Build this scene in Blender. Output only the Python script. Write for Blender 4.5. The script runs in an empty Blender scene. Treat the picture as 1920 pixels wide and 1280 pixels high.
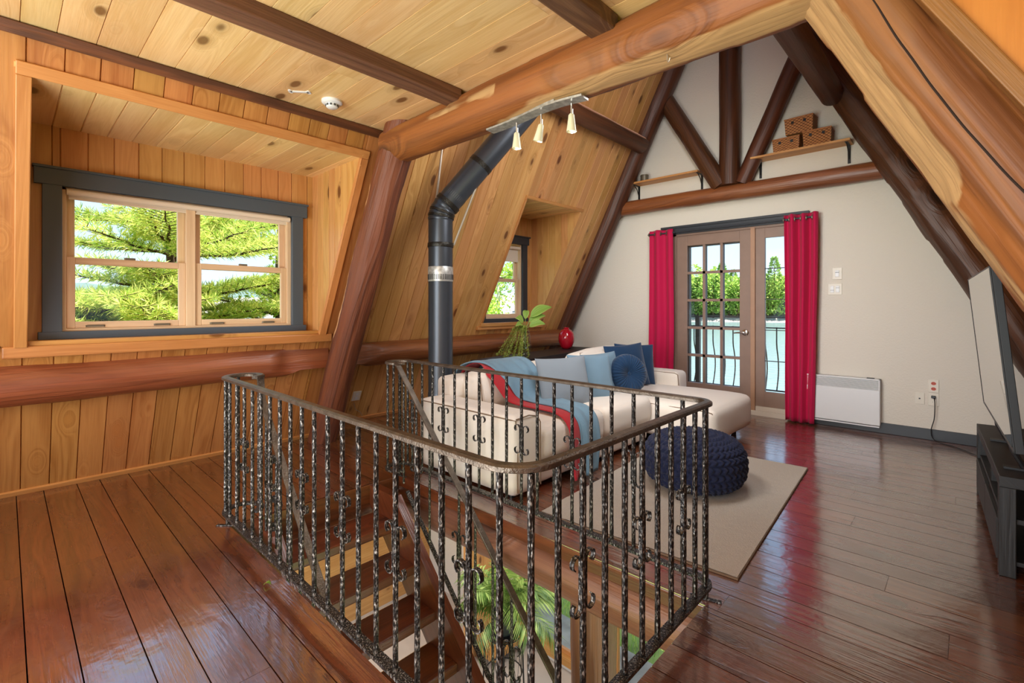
import bpy, math, random
from mathutils import Vector as V, Matrix, noise as mnoise
random.seed(7)
PI = math.pi
C = bpy.context.scene.collection
S = bpy.context.scene
sin, cos = math.sin, math.cos

# ------------------------------------------------------------------ materials
MATS = {}
def newmat(name):
    m = bpy.data.materials.new(name); m.use_nodes = True
    nt = m.node_tree; nt.nodes.clear()
    out = nt.nodes.new('ShaderNodeOutputMaterial')
    MATS[name] = m
    return m, nt, out
def lin(c):
    return tuple(((x/255)/12.92 if x/255 <= .04045 else ((x/255+.055)/1.055)**2.4) for x in c) + (1,)
def nd(nt, t, **kw):
    n = nt.nodes.new(t)
    for k, v in kw.items():
        if k.startswith('i_'):
            key = k[2:]
            key = int(key) if key.isdigit() else key.replace('_', ' ')
            n.inputs[key].default_value = v
        else:
            setattr(n, k, v)
    return n
def mth(nt, op, a, b=None, c=None):
    n = nt.nodes.new('ShaderNodeMath'); n.operation = op
    for i, x in enumerate((a, b, c)):
        if x is None: continue
        if hasattr(x, 'is_output'): nt.links.new(x, n.inputs[i])
        else: n.inputs[i].default_value = x
    return n.outputs[0]
def mixc(nt, f, a, b, mode='MIX'):
    n = nt.nodes.new('ShaderNodeMix'); n.data_type = 'RGBA'; n.blend_type = mode
    for s, x in ((n.inputs[0], f), (n.inputs[6], a), (n.inputs[7], b)):
        if hasattr(x, 'is_output'): nt.links.new(x, s)
        else: s.default_value = x
    return n.outputs[2]
def sstep(nt, x, lo, hi):
    n = nt.nodes.new('ShaderNodeMapRange'); n.interpolation_type = 'SMOOTHSTEP'
    n.inputs[1].default_value = lo; n.inputs[2].default_value = hi
    nt.links.new(x, n.inputs[0])
    return n.outputs[0]
def bump(nt, h, strength, dist=.01):
    b = nt.nodes.new('ShaderNodeBump'); b.inputs['Strength'].default_value = strength; b.inputs['Distance'].default_value = dist
    nt.links.new(h, b.inputs['Height'])
    return b.outputs[0]
def principled(nt, out, **kw):
    p = nt.nodes.new('ShaderNodeBsdfPrincipled')
    for k, v in kw.items():
        s = p.inputs[k.replace('_', ' ')]
        if hasattr(v, 'is_output'): nt.links.new(v, s)
        else: s.default_value = v
    nt.links.new(p.outputs[0], out.inputs[0])
    return p

def plain(name, col, rough=.5, metal=0, bmp=0, bscale=200, var=0, vscale=8, coat=0, spec=.5, obj=True, sheen=0, detail=3):
    m, nt, out = newmat(name)
    tc = nd(nt, 'ShaderNodeTexCoord')
    c = lin(col); kw = {}
    if var:
        no = nd(nt, 'ShaderNodeTexNoise', i_Scale=vscale, i_Detail=4); nt.links.new(tc.outputs['Object'], no.inputs['Vector'])
        f = sstep(nt, no.outputs[0], .3, .7)
        d = tuple(x*(1-var) for x in c[:3])+(1,); l = tuple(min(1, x*(1+var)) for x in c[:3])+(1,)
        c = mixc(nt, f, d, l)
    if bmp:
        nb = nd(nt, 'ShaderNodeTexNoise', i_Scale=bscale, i_Detail=detail); nt.links.new(tc.outputs['Object'], nb.inputs['Vector'])
        kw['Normal'] = bump(nt, nb.outputs[0], bmp, .01)
    if sheen: kw['Sheen_Weight'] = sheen
    principled(nt, out, Base_Color=c, Roughness=rough, Metallic=metal, Coat_Weight=coat, Specular_IOR_Level=spec, **kw)
    return m

def wood(name, c1, c2, knot=(60, 30, 12), knots=.5, rough=.45, coat=0, var=.3, bmp=.15, gs=1., coat_rough=.08, coat_ior=1.5, wavy=0, scratch=0, wear=None, wearamt=.5, wearscale=1.6, patch=None):
    m, nt, out = newmat(name)
    uv = nd(nt, 'ShaderNodeUVMap', uv_map='UVMap'); rn = nd(nt, 'ShaderNodeUVMap', uv_map='rnd')
    su = nd(nt, 'ShaderNodeSeparateXYZ'); nt.links.new(uv.outputs[0], su.inputs[0])
    sr = nd(nt, 'ShaderNodeSeparateXYZ'); nt.links.new(rn.outputs[0], sr.inputs[0])
    u, v, r1, r2 = su.outputs[0], su.outputs[1], sr.outputs[0], sr.outputs[1]
    def coord(ku, kv, off):
        cb = nd(nt, 'ShaderNodeCombineXYZ')
        nt.links.new(mth(nt, 'MULTIPLY_ADD', u, ku*gs, mth(nt, 'MULTIPLY', r1, 37.+off)), cb.inputs[0])
        nt.links.new(mth(nt, 'MULTIPLY_ADD', v, kv*gs, mth(nt, 'MULTIPLY', r2, 53.+off)), cb.inputs[1])
        nt.links.new(mth(nt, 'MULTIPLY', r1, 9.), cb.inputs[2])
        return cb.outputs[0]
    def noise(co, detail=3, dist=0.):
        n = nd(nt, 'ShaderNodeTexNoise', i_Scale=1., i_Detail=detail, i_Distortion=dist); nt.links.new(co, n.inputs['Vector']); return n.outputs[0]
    vo = nd(nt, 'ShaderNodeTexVoronoi', feature='F1', i_Scale=1., i_Randomness=.9); nt.links.new(coord(7, 3.2, 3), vo.inputs['Vector'])
    sc = nd(nt, 'ShaderNodeSeparateColor'); nt.links.new(vo.outputs['Color'], sc.inputs[0])
    gate = mth(nt, 'LESS_THAN', sc.outputs[0], knots)
    km = mth(nt, 'MULTIPLY', sstep(nt, vo.outputs['Distance'], .21, .12), gate)
    halo = mth(nt, 'MULTIPLY', sstep(nt, vo.outputs['Distance'], .5, .05), gate)
    broad = noise(coord(4, .45, 1), 3, .6)
    # growth rings: bands across u warped by the broad noise and bent round the knots
    cb = nd(nt, 'ShaderNodeCombineXYZ')
    ring = mth(nt, 'ADD', mth(nt, 'MULTIPLY', broad, 16.), mth(nt, 'ADD', mth(nt, 'MULTIPLY', u, 28.*gs), mth(nt, 'MULTIPLY', halo, 6.)))
    nt.links.new(mth(nt, 'ADD', ring, mth(nt, 'MULTIPLY', r1, 50.)), cb.inputs[0])
    nt.links.new(mth(nt, 'MULTIPLY', v, .5*gs), cb.inputs[1])
    rings = noise(cb.outputs[0], 1)
    fine = noise(coord(160, 5, 5), 2)
    f = mth(nt, 'ADD', mth(nt, 'MULTIPLY', rings, .55), mth(nt, 'ADD', mth(nt, 'MULTIPLY', broad, .3), mth(nt, 'MULTIPLY', fine, .25)))
    f = sstep(nt, f, .33, .75)
    col = mixc(nt, f, lin(c1), lin(c2))
    col = mixc(nt, mth(nt, 'MULTIPLY', halo, .3), col, lin(knot))
    col = mixc(nt, mth(nt, 'MULTIPLY', km, .85), col, lin(knot))
    if wear:
        w = noise(coord(2.2*wearscale, .55*wearscale, 11), 4, .8)
        col = mixc(nt, mth(nt, 'MULTIPLY', sstep(nt, w, .56, .66), wearamt), col, lin(wear))
    if patch:   # bare, worn wood where the adze or a foot took the stain off; painted light under the tie log
        pw = nd(nt, 'ShaderNodeUVMap', uv_map='wear'); sp_ = nd(nt, 'ShaderNodeSeparateXYZ'); nt.links.new(pw.outputs[0], sp_.inputs[0])
        wn_ = noise(coord(7, 2.2, 13), 4, .6)
        pm = mth(nt, 'MULTIPLY_ADD', mth(nt, 'SUBTRACT', wn_, .5), 1.5, sp_.outputs[0])
        pc = mixc(nt, f, lin(patch), tuple(min(1, x*1.35) for x in lin(patch)[:3])+(1,))
        col = mixc(nt, sstep(nt, pm, .42, .66), col, pc)
    val = mth(nt, 'MULTIPLY_ADD', r1, var, 1-var*.55)
    hs = nd(nt, 'ShaderNodeHueSaturation'); nt.links.new(val, hs.inputs['Value']); nt.links.new(col, hs.inputs['Color'])
    nt.links.new(mth(nt, 'MULTIPLY_ADD', r2, .018, .491), hs.inputs['Hue'])
    kw = {}
    h = f
    if wavy:
        tc = nd(nt, 'ShaderNodeTexCoord')
        wn = nd(nt, 'ShaderNodeTexNoise', i_Scale=9., i_Detail=3.); nt.links.new(tc.outputs['Object'], wn.inputs['Vector'])
        h = mth(nt, 'MULTIPLY_ADD', wn.outputs[0], wavy, mth(nt, 'MULTIPLY', f, .25))
    nrm = bump(nt, h, bmp, .01)
    rr = rough
    if scratch:
        n2 = noise(coord(9, 3.1, 7), 5, 1.)
        rr = mth(nt, 'MULTIPLY_ADD', sstep(nt, n2, .45, .75), scratch, rough)
    p = principled(nt, out, Base_Color=hs.outputs[0], Roughness=rr, Normal=nrm)
    if coat:
        p.inputs['Coat Weight'].default_value = coat; p.inputs['Coat Roughness'].default_value = coat_rough; p.inputs['Coat IOR'].default_value = coat_ior
        nt.links.new(nrm, p.inputs['Coat Normal'])
        if scratch: nt.links.new(mth(nt, 'MULTIPLY_ADD', sstep(nt, n2, .45, .75), scratch*.6, coat_rough), p.inputs['Coat Roughness'])
    return m

def fabric(name, col, scale=900, var=.12, rough=.9, bmp=.3, sheen=.2, crease=0.):
    m, nt, out = newmat(name)
    tc = nd(nt, 'ShaderNodeTexCoord')
    n1 = nd(nt, 'ShaderNodeTexNoise', i_Scale=scale, i_Detail=2); nt.links.new(tc.outputs['Object'], n1.inputs['Vector'])
    n2 = nd(nt, 'ShaderNodeTexNoise', i_Scale=14., i_Detail=3); nt.links.new(tc.outputs['Object'], n2.inputs['Vector'])
    c = lin(col); d = tuple(x*(1-var) for x in c[:3])+(1,); l = tuple(min(1, x*(1+var)) for x in c[:3])+(1,)
    cc = mixc(nt, n1.outputs[0], d, l)
    h = n1.outputs[0]
    if crease: h = mth(nt, 'MULTIPLY_ADD', n2.outputs[0], crease, n1.outputs[0])
    principled(nt, out, Base_Color=cc, Roughness=rough, Sheen_Weight=sheen, Specular_IOR_Level=.2, Normal=bump(nt, h, bmp, .004))
    return m

def leafmat(name, c1, c2, trans=.35, rough=.5):
    m, nt, out = newmat(name)
    rn = nd(nt, 'ShaderNodeUVMap', uv_map='rnd')
    sr = nd(nt, 'ShaderNodeSeparateXYZ'); nt.links.new(rn.outputs[0], sr.inputs[0])
    col = mixc(nt, sr.outputs[0], lin(c1), lin(c2))
    p = nd(nt, 'ShaderNodeBsdfPrincipled', i_Roughness=rough); nt.links.new(col, p.inputs['Base Color'])
    t = nd(nt, 'ShaderNodeBsdfTranslucent'); nt.links.new(col, t.inputs[0])
    mx = nd(nt, 'ShaderNodeMixShader', i_0=trans)
    nt.links.new(p.outputs[0], mx.inputs[1]); nt.links.new(t.outputs[0], mx.inputs[2]); nt.links.new(mx.outputs[0], out.inputs[0])
    return m

def glassmat(name, tint=(1, 1, 1), ior=1.45, gloss=1.):
    m, nt, out = newmat(name)
    fr = nd(nt, 'ShaderNodeFresnel', i_IOR=ior)
    t = nd(nt, 'ShaderNodeBsdfTransparent', i_Color=tint+(1,)); g = nd(nt, 'ShaderNodeBsdfGlossy', i_Roughness=.02)
    ge = nd(nt, 'ShaderNodeNewGeometry'); front = mth(nt, 'SUBTRACT', 1., ge.outputs['Backfacing'])
    mx = nd(nt, 'ShaderNodeMixShader'); nt.links.new(mth(nt, 'MULTIPLY', mth(nt, 'MULTIPLY', fr.outputs[0], gloss), front), mx.inputs[0])
    nt.links.new(t.outputs[0], mx.inputs[1]); nt.links.new(g.outputs[0], mx.inputs[2]); nt.links.new(mx.outputs[0], out.inputs[0])
    return m

pine = wood('pine_wall', (186, 130, 70), (216, 164, 104), knot=(96, 48, 18), knots=.34, rough=.42, var=.36, bmp=.06)
pine_lo = wood('pine_low', (152, 94, 42), (188, 132, 72), knot=(180, 120, 60), knots=.3, rough=.4, var=.16, bmp=.06)
pine_in = wood('pine_dormer', (186, 130, 72), (210, 158, 98), knot=(88, 44, 18), knots=.18, rough=.4, var=.14, bmp=.05)
pine_ceil = wood('pine_ceiling', (218, 176, 114), (238, 204, 148), knot=(110, 72, 34), knots=.34, rough=.35, var=.22, bmp=.06)
trim_w = wood('pine_trim', (174, 116, 58), (200, 144, 82), knot=(110, 60, 22), knots=.06, rough=.4, var=.1, bmp=.05)
shelf_w = wood('pine_shelf', (196, 138, 76), (220, 166, 100), knot=(120, 70, 30), knots=.1, rough=.5, var=.1)
amber_t = wood('amber_edge', (120, 76, 32), (156, 104, 50), knots=0, rough=.5, var=.05)
orange_w = wood('amber_panel', (178, 106, 34), (194, 122, 46), knot=(190, 116, 36), knots=.05, rough=.45, var=.06, bmp=.04)
floor_w = wood('floor_boards', (72, 35, 16), (113, 60, 30), knot=(54, 26, 14), knots=.12, rough=.42, coat=1., var=.34, bmp=.22, coat_rough=.12, coat_ior=3.1, wavy=.8, scratch=.16)
log_r = wood('log_red', (72, 34, 16), (112, 60, 30), knot=(36, 18, 10), knots=.16, rough=.62, patch=(196, 150, 104), wear=(128, 74, 40), wearamt=.3, coat=.06, coat_rough=.3, var=.1, bmp=.5, gs=.6)
log_w = wood('log_wall', (104, 54, 28), (150, 86, 48), knot=(44, 22, 12), knots=.16, rough=.42, coat=.25, coat_rough=.3, var=.08, bmp=.35, gs=.6, wear=(176, 116, 76), wearamt=.35)
log_d = wood('log_dark', (56, 28, 14), (94, 50, 26), knot=(26, 12, 8), knots=.14, rough=.5, patch=(150, 116, 70), coat=.12, coat_rough=.35, var=.1, bmp=.35, gs=.6)
log_m = wood('log_amber', (104, 55, 22), (148, 86, 37), knot=(66, 32, 14), knots=.16, rough=.62, patch=(166, 130, 88), coat=.06, coat_rough=.3, var=.1, bmp=.3, gs=.5, wear=(158, 106, 54), wearamt=.35)
log_p = wood('log_pale_edge', (196, 150, 88), (226, 188, 130), knot=(120, 80, 40), knots=.1, rough=.55, var=.1, bmp=.3, gs=.5)
log_u = wood('log_underside', (150, 128, 112), (186, 166, 150), knots=.05, rough=.5, var=.05, bmp=.2, gs=.5)
joist_m = wood('joist_stain', (84, 54, 38), (130, 92, 66), knot=(40, 24, 16), knots=.16, rough=.6, var=.1, bmp=.4, gs=.8)
trim_d = wood('trim_dark', (72, 40, 22), (112, 64, 36), knot=(34, 18, 10), knots=.3, rough=.5, var=.1, bmp=.2)
stair_w = wood('stair_wood', (76, 36, 18), (116, 60, 32), knot=(50, 22, 12), knots=.12, rough=.35, coat=.6, coat_rough=.2, var=.12, bmp=.1)
lowlog = wood('log_lower', (98, 60, 42), (140, 96, 70), knot=(70, 40, 22), knots=.16, rough=.5, coat=.2, coat_rough=.3, var=.1, bmp=.4, gs=.5)
lowpale = wood('log_lower_pale', (170, 122, 84), (206, 162, 122), knot=(90, 60, 34), knots=.1, rough=.5, var=.1, bmp=.35, gs=.5)
sash_w = wood('sash_wood', (208, 176, 140), (228, 200, 164), knots=0, rough=.45, var=.06, bmp=.03)
crackm = plain('crack_wood', (40, 22, 12), .9)
bark = wood('bark', (58, 46, 36), (98, 82, 66), knots=.1, rough=.9, bmp=.9, gs=.5)
blackwood = wood('blackbrown_veneer', (14, 12, 12), (24, 21, 20), knots=0, rough=.5, var=.1, bmp=.1)
plaster = plain('cream_plaster', (226, 220, 208), .85, bmp=.35, bscale=70, spec=.2, detail=5)
slate = plain('slate_paint', (74, 86, 98), .45)
charcoal = plain('charcoal_paint', (44, 50, 58), .5)
basebd = plain('baseboard_paint', (36, 39, 44), .45)
taupe = plain('taupe_paint', (142, 116, 102), .45, var=.05)
taupe_l = plain('taupe_mullion', (172, 132, 104), .45, var=.05)
darkmetal = plain('dark_exterior', (44, 36, 34), .5)
offwhite = plain('offwhite_trim', (208, 196, 180), .5)
white = plain('white_enamel', (226, 228, 230), .35)
plastic = plain('white_plastic', (228, 222, 208), .4)
greyslot = plain('slot_grey', (70, 72, 74), .6)
redp = plain('red_socket', (190, 70, 40), .45)
blackp = plain('black_plastic', (18, 18, 20), .4)
flue = plain('flue_black', (66, 71, 78), .36, metal=.6, spec=.6)
galv = plain('galvanised', (186, 186, 182), .38, metal=.6, var=.25, vscale=40)
band = plain('band_steel', (52, 50, 46), .35, metal=.8, bmp=.4, bscale=120)
rodm = plain('rod_steel', (176, 164, 148), .4, metal=.6)
chrome = plain('chrome', (214, 210, 204), .2, metal=1)
pewter = plain('pewter', (120, 112, 96), .45, metal=.6)
sofa_f = fabric('sofa_linen', (230, 222, 212), crease=3.)
piping_f = fabric('piping_brown', (126, 104, 84), var=.1)
pil_grey = fabric('pillow_greyblue', (126, 136, 146), crease=2.5)
pil_blue = fabric('pillow_blue', (108, 136, 156), crease=2.5)
velvet = fabric('velvet_navy', (14, 50, 84), scale=300, var=.25, rough=.7, sheen=.25)
throw_b = fabric('throw_blue', (112, 146, 168), scale=260, var=.22, bmp=.8)
throw_r = fabric('throw_red', (176, 40, 50), scale=260, var=.2, bmp=.7)
knit = fabric('knit_navy', (30, 36, 62), scale=240, var=.25, bmp=.6, sheen=.1)
rug_f = fabric('rug_pile', (176, 166, 154), scale=160, var=.16, bmp=.9)
rug_b = fabric('rug_binding', (120, 98, 78), var=.1)
curtain_f = fabric('curtain_magenta', (190, 22, 74), scale=700, var=.06, rough=.7, bmp=.1, sheen=.08)
shade_f = fabric('shade_cloth', (226, 214, 196), scale=500, var=.04, bmp=.1)
leaf_h = leafmat('hosta_leaf', (100, 160, 50), (178, 208, 104), .3)
leaf_f = leafmat('fern_leaf', (136, 164, 60), (206, 214, 118), .35)
leaf_p = leafmat('palm_leaf', (66, 104, 36), (166, 188, 104), .3)
leaf_n = leafmat('pine_needles', (140, 184, 62), (246, 238, 140), .45)
leaf_b = leafmat('bough_needles', (44, 74, 34), (110, 140, 60), .3)
leaf_d = leafmat('birch_leaves', (130, 184, 50), (224, 232, 120), .45)
leaf_far = leafmat('shore_leaves', (134, 178, 72), (212, 226, 126), .4)
leaf_far2 = leafmat('shore_conifer', (100, 146, 64), (168, 196, 100), .35)
stemm = plain('stem_green', (120, 150, 70), .5)
redglaze = plain('red_glaze', (170, 14, 36), .12, coat=.6, var=.08)
wicker = plain('wicker', (176, 112, 58), .55, var=.2, vscale=60)
glass = glassmat('window_glass')
vglass = glassmat('vase_glass', (.93, .96, .95), 1.5)
frost = plain('frosted_glass', (222, 220, 190), .3)
iron_top = plain('rail_steel', (100, 90, 80), .38, metal=.75, bmp=.3, bscale=160, var=.25, vscale=25)
stonem = plain('shore_rock', (168, 160, 150), .9, var=.3, vscale=3)
lawn = plain('lawn', (150, 166, 90), .95, var=.35, vscale=2)
hillm = plain('far_hill', (92, 112, 104), .95, var=.12, vscale=.05)
potm = plain('pot_grey', (60, 62, 64), .6)
tilem = plain('lower_tile', (196, 186, 172), .4, var=.08, vscale=3)
paperm = plain('dry_leaf', (110, 140, 50), .5)

def iron_mat():
    m, nt, out = newmat('hammered_iron')
    tc = nd(nt, 'ShaderNodeTexCoord')
    mp = nd(nt, 'ShaderNodeMapping'); mp.inputs['Scale'].default_value = (1, 1, .35); nt.links.new(tc.outputs['Object'], mp.inputs[0])
    n1 = nd(nt, 'ShaderNodeTexNoise', i_Scale=210., i_Detail=3); nt.links.new(mp.outputs[0], n1.inputs['Vector'])
    n2 = nd(nt, 'ShaderNodeTexVoronoi', i_Scale=85.); nt.links.new(tc.outputs['Object'], n2.inputs['Vector'])
    f = sstep(nt, n1.outputs[0], .5, .7)
    col = mixc(nt, f, lin((34, 32, 31)), lin((158, 154, 148)))
    h = mth(nt, 'ADD', n1.outputs[0], n2.outputs['Distance'])
    principled(nt, out, Base_Color=col, Roughness=.36, Metallic=.55, Specular_IOR_Level=.6, Normal=bump(nt, h, .7, .004))
    return m
iron = iron_mat()
def water_mat():
    m, nt, out = newmat('lake_water')
    tc = nd(nt, 'ShaderNodeTexCoord')
    n1 = nd(nt, 'ShaderNodeTexNoise', i_Scale=1.2, i_Detail=4); nt.links.new(tc.outputs['Object'], n1.inputs['Vector'])
    principled(nt, out, Base_Color=lin((118, 138, 136)), Roughness=.22, Normal=bump(nt, n1.outputs[0], .25, .3))
    return m
water = water_mat()
def tv_mat():
    m, nt, out = newmat('tv_screen')
    principled(nt, out, Base_Color=lin((14, 15, 17)), Roughness=.03, Specular_IOR_Level=1., IOR=1.9, Coat_Weight=1., Coat_IOR=1.9, Coat_Roughness=.02)
    return m
tvglass = tv_mat()

# ------------------------------------------------------------------ mesh builder
WP = {}
class MB:
    def __init__(s):
        s.v = []; s.f = []; s.uv = []; s.rn = []; s.mi = []; s.wv = None
    def face(s, idx, uvs, r=(0, 0), m=0):
        s.f.append(tuple(idx)); s.uv.append([tuple(x) for x in uvs]); s.rn.append(r); s.mi.append(m)
    def quad(s, pts, uvs=None, r=(0, 0), m=0):
        b = len(s.v); s.v += [V(p) for p in pts]
        if uvs is None:
            uvs = [(0, 0)]*len(pts)
        s.face(range(b, b+len(pts)), uvs, r, m)
    def box(s, lo, hi, M=None, r=None, m=0):
        if r is None: r = (random.random(), random.random())
        b = len(s.v)
        lo = V(lo); hi = V(hi)
        P = [V((x, y, z)) for z in (lo.z, hi.z) for y in (lo.y, hi.y) for x in (lo.x, hi.x)]
        d = hi-lo; L = max(range(3), key=lambda i: d[i])
        s.v += [(M @ p if M is not None else p) for p in P]
        for q in ((0, 2, 3, 1), (4, 5, 7, 6), (0, 1, 5, 4), (2, 6, 7, 3), (0, 4, 6, 2), (1, 3, 7, 5)):
            uvs = []
            for i in q:
                p = P[i]; o = [p[k] for k in range(3) if k != L]
                uvs.append((o[0]+o[1], p[L]))
            s.face([b+i for i in q], uvs, r, m)
    def grid(s, rows, uvf=None, closed_u=False, closed_v=False, r=(0, 0), m=0, flip=False):
        b = len(s.v); nu = len(rows[0]); nv = len(rows)
        for row in rows: s.v += [V(p) for p in row]
        for j in range(nv if closed_v else nv-1):
            for i in range(nu if closed_u else nu-1):
                i2 = (i+1) % nu; j2 = (j+1) % nv
                q = [b+j*nu+i, b+j*nu+i2, b+j2*nu+i2, b+j2*nu+i]
                if uvf: uvs = [uvf(i, j), uvf(i+1, j), uvf(i+1, j+1), uvf(i, j+1)]
                else: uvs = [(i, j), (i+1, j), (i+1, j+1), (i, j+1)]
                if flip: q.reverse(); uvs.reverse()
                s.face(q, uvs, r, m)
        return b
    def lathe(s, prof, n=24, c=(0, 0, 0), r=(0, 0), m=0, f=None, M=None):
        rows = []
        for (rad, z) in prof:
            row = []
            for i in range(n):
                a = 2*PI*i/n
                k = f(a, z) if f else 1
                p = V((rad*k*cos(a), rad*k*sin(a), z))
                p = (M @ p) if M is not None else p+V(c)
                row.append(p)
            rows.append(row)
        s.grid(rows, lambda i, j: (i/n*2*PI*.1, prof[min(j, len(prof)-1)][1]), closed_u=True, r=r, m=m)
        if prof[0][0] > 1e-4:
            b = len(s.v); s.v += [p.copy() for p in rows[0]]; s.face(list(range(b+n-1, b-1, -1)), [(0, 0)]*n, r, m)
        if prof[-1][0] > 1e-4:
            b = len(s.v); s.v += [p.copy() for p in rows[-1]]; s.face(list(range(b, b+n)), [(0, 0)]*n, r, m)
    def sweep(s, path, prof, up=V((0, 0, 1)), closed=False, r=(0, 0), m=0, caps=True, scale=None, smoothup=False):
        """prof: list of (side, up) offsets; path: points"""
        path = [V(p) for p in path]; n = len(path); rows = []; acc = [0]
        for i in range(1, n): acc.append(acc[-1]+(path[i]-path[i-1]).length)
        per = [0]
        for i in range(len(prof)):
            a = prof[i]; b = prof[(i+1) % len(prof)]; per.append(per[-1]+math.hypot(b[0]-a[0], b[1]-a[1]))
        prev = None
        for i, p in enumerate(path):
            a = path[i-1] if i > 0 else (path[-1] if closed else p)
            b = path[i+1] if i < n-1 else (path[0] if closed else p)
            t = (b-a).normalized()
            u = V(up)
            if smoothup and prev is not None: u = prev
            sd = t.cross(u)
            if sd.length < 1e-4: sd = t.cross(V((1, 0, 0)))
            sd.normalize(); uu = sd.cross(t).normalized(); prev = uu
            k = scale[i] if scale else 1
            # widen at mitred corners
            rows.append([p+sd*(x*k)+uu*(y*k) for x, y in prof])
        s.grid(rows, lambda i, j: (per[min(i, len(per)-1)], acc[min(j, n-1)]), closed_u=True, closed_v=closed, r=r, m=m)
        if caps and not closed:
            k = len(prof)
            b = len(s.v); s.v += [p.copy() for p in rows[0]]; s.face(list(range(b+k-1, b-1, -1)), [(x, y) for x, y in reversed(prof)], r, m)
            b = len(s.v); s.v += [p.copy() for p in rows[-1]]; s.face(list(range(b, b+k)), [(x, y) for x, y in prof], r, m)
    def tube(s, path, rad, n=8, **kw):
        if isinstance(rad, (list, tuple)):
            kw['scale'] = [x for x in rad]; rr = 1
        else: rr = rad
        s.sweep(path, [(rr*cos(2*PI*i/n), rr*sin(2*PI*i/n)) for i in range(n)], smoothup=True, **kw)
    def build(s, name, mats, parent=None, smooth=False, bevel=0, segs=2, sub=0, solid=0, ang=35, weld=False):
        me = bpy.data.meshes.new(name)
        lo = V((min(p.x for p in s.v), min(p.y for p in s.v), min(p.z for p in s.v)))
        hi = V((max(p.x for p in s.v), max(p.y for p in s.v), max(p.z for p in s.v)))
        c = V(((lo.x+hi.x)/2, (lo.y+hi.y)/2, lo.z))
        me.from_pydata([p-c for p in s.v], [], s.f)
        u1 = me.uv_layers.new(name='UVMap'); u2 = me.uv_layers.new(name='rnd')
        a = []; b = []
        for q, r in zip(s.uv, s.rn):
            for x in q: a += x; b += r
        u1.data.foreach_set('uv', a); u2.data.foreach_set('uv', b)
        if s.wv:
            u3 = me.uv_layers.new(name='wear'); c3 = []
            for q in s.f:
                for i in q: c3 += (s.wv[i] if i < len(s.wv) else 0, 0)
            u3.data.foreach_set('uv', c3)
        if not isinstance(mats, (list, tuple)): mats = [mats]
        for m in mats: me.materials.append(m)
        if len(mats) > 1: me.polygons.foreach_set('material_index', s.mi)
        if smooth:
            me.polygons.foreach_set('use_smooth', [True]*len(me.polygons))
        me.update()
        o = bpy.data.objects.new(name, me); C.objects.link(o)
        if smooth and ang: 
            try: me.set_sharp_from_angle(angle=math.radians(ang))
            except Exception: pass
        WP[o.name] = c
        if parent is not None:
            o.parent = parent; o.location = c-WP[parent.name]
        else: o.location = c
        if weld:
            md = o.modifiers.new('w', 'WELD'); md.merge_threshold = .0005
        if bevel:
            md = o.modifiers.new('b', 'BEVEL'); md.width = bevel; md.segments = segs; md.limit_method = 'ANGLE'; md.angle_limit = .6; md.harden_normals = False
        if solid:
            md = o.modifiers.new('s', 'SOLIDIFY'); md.thickness = solid; md.offset = 0
        if sub:
            md = o.modifiers.new('u', 'SUBSURF'); md.levels = sub; md.render_levels = sub
        return o

def thing(name, label, cat, loc, group=None):
    o = bpy.data.objects.new(name, None); C.objects.link(o)
    o.empty_display_size = .1; o.location = loc; WP[o.name] = V(loc)
    o['label'] = label; o['category'] = cat; o['kind'] = 'thing'
    if group: o['group'] = group
    return o
def tag(o, label, cat, group=None, kind='thing'):
    o['label'] = label; o['category'] = cat; o['kind'] = kind
    if group: o['group'] = group
    return o
def struct(o):
    o['kind'] = 'structure'; return o
def kids(o): return [x for x in bpy.data.objects if x.parent == o]
def dup(o, loc=None, parent=None, label=None):
    c = o.copy(); C.objects.link(c)
    if parent is not None: c.parent = parent
    if loc is not None: c.location = loc; WP[c.name] = V(loc)
    if label: c['label'] = label
    for k in list(o.children): dup(k, parent=c)
    return c

def boards(mb, O, U, Vv, N, u0, u1, w, vf, d=.009, c=.004, jit=.0, breaks=0., phase=0., m=0):
    """planks along Vv, laid side by side along U, V-groove between; vf(ua,ub)->[((loa,lob),(hia,hib)),..]"""
    O, U, Vv, N = V(O), V(U), V(Vv), V(N)
    u = u0-phase
    rs = random.Random(int(abs(O.x*97+O.y*31+O.z*7)*100)+int(abs(u0)*50))
    while u < u1-1e-4:
        ww = w*(1+rs.uniform(-jit, jit))
        a = max(u, u0); b = min(u+ww, u1)
        u += ww
        if b-a < .004: continue
        for (loa, lob), (hia, hib) in vf(a, b):
            cuts = [0., 1.]
            L = (hia-loa+hib-lob)/2
            if breaks and L > breaks*.7:
                k = rs.uniform(.2, .8)*min(1, breaks/L); cuts = [0.]
                while k < 1: cuts.append(k); k += rs.uniform(.7, 1.3)*breaks/L
                cuts.append(1.)
            for k0, k1 in zip(cuts, cuts[1:]):
                r = (rs.random(), rs.random())
                def pt(uu, k, dep):
                    t = (uu-a)/(b-a); lo = loa+(lob-loa)*t; hi = hia+(hib-hia)*t
                    vv = lo+(hi-lo)*k
                    return O+U*uu+Vv*vv+N*(-dep), (uu, vv)
                e = .0012*((k1 < 1)) /max(L, .1)
                us = [(a, d), (a+c, 0), (b-c, 0), (b, d)]
                for (ua, da), (ub, db) in zip(us, us[1:]):
                    q = [pt(ua, k0, da), pt(ub, k0, db), pt(ub, k1-e, db), pt(ua, k1-e, da)]
                    mb.quad([x[0] for x in q], [x[1] for x in q], r, m)

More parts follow.
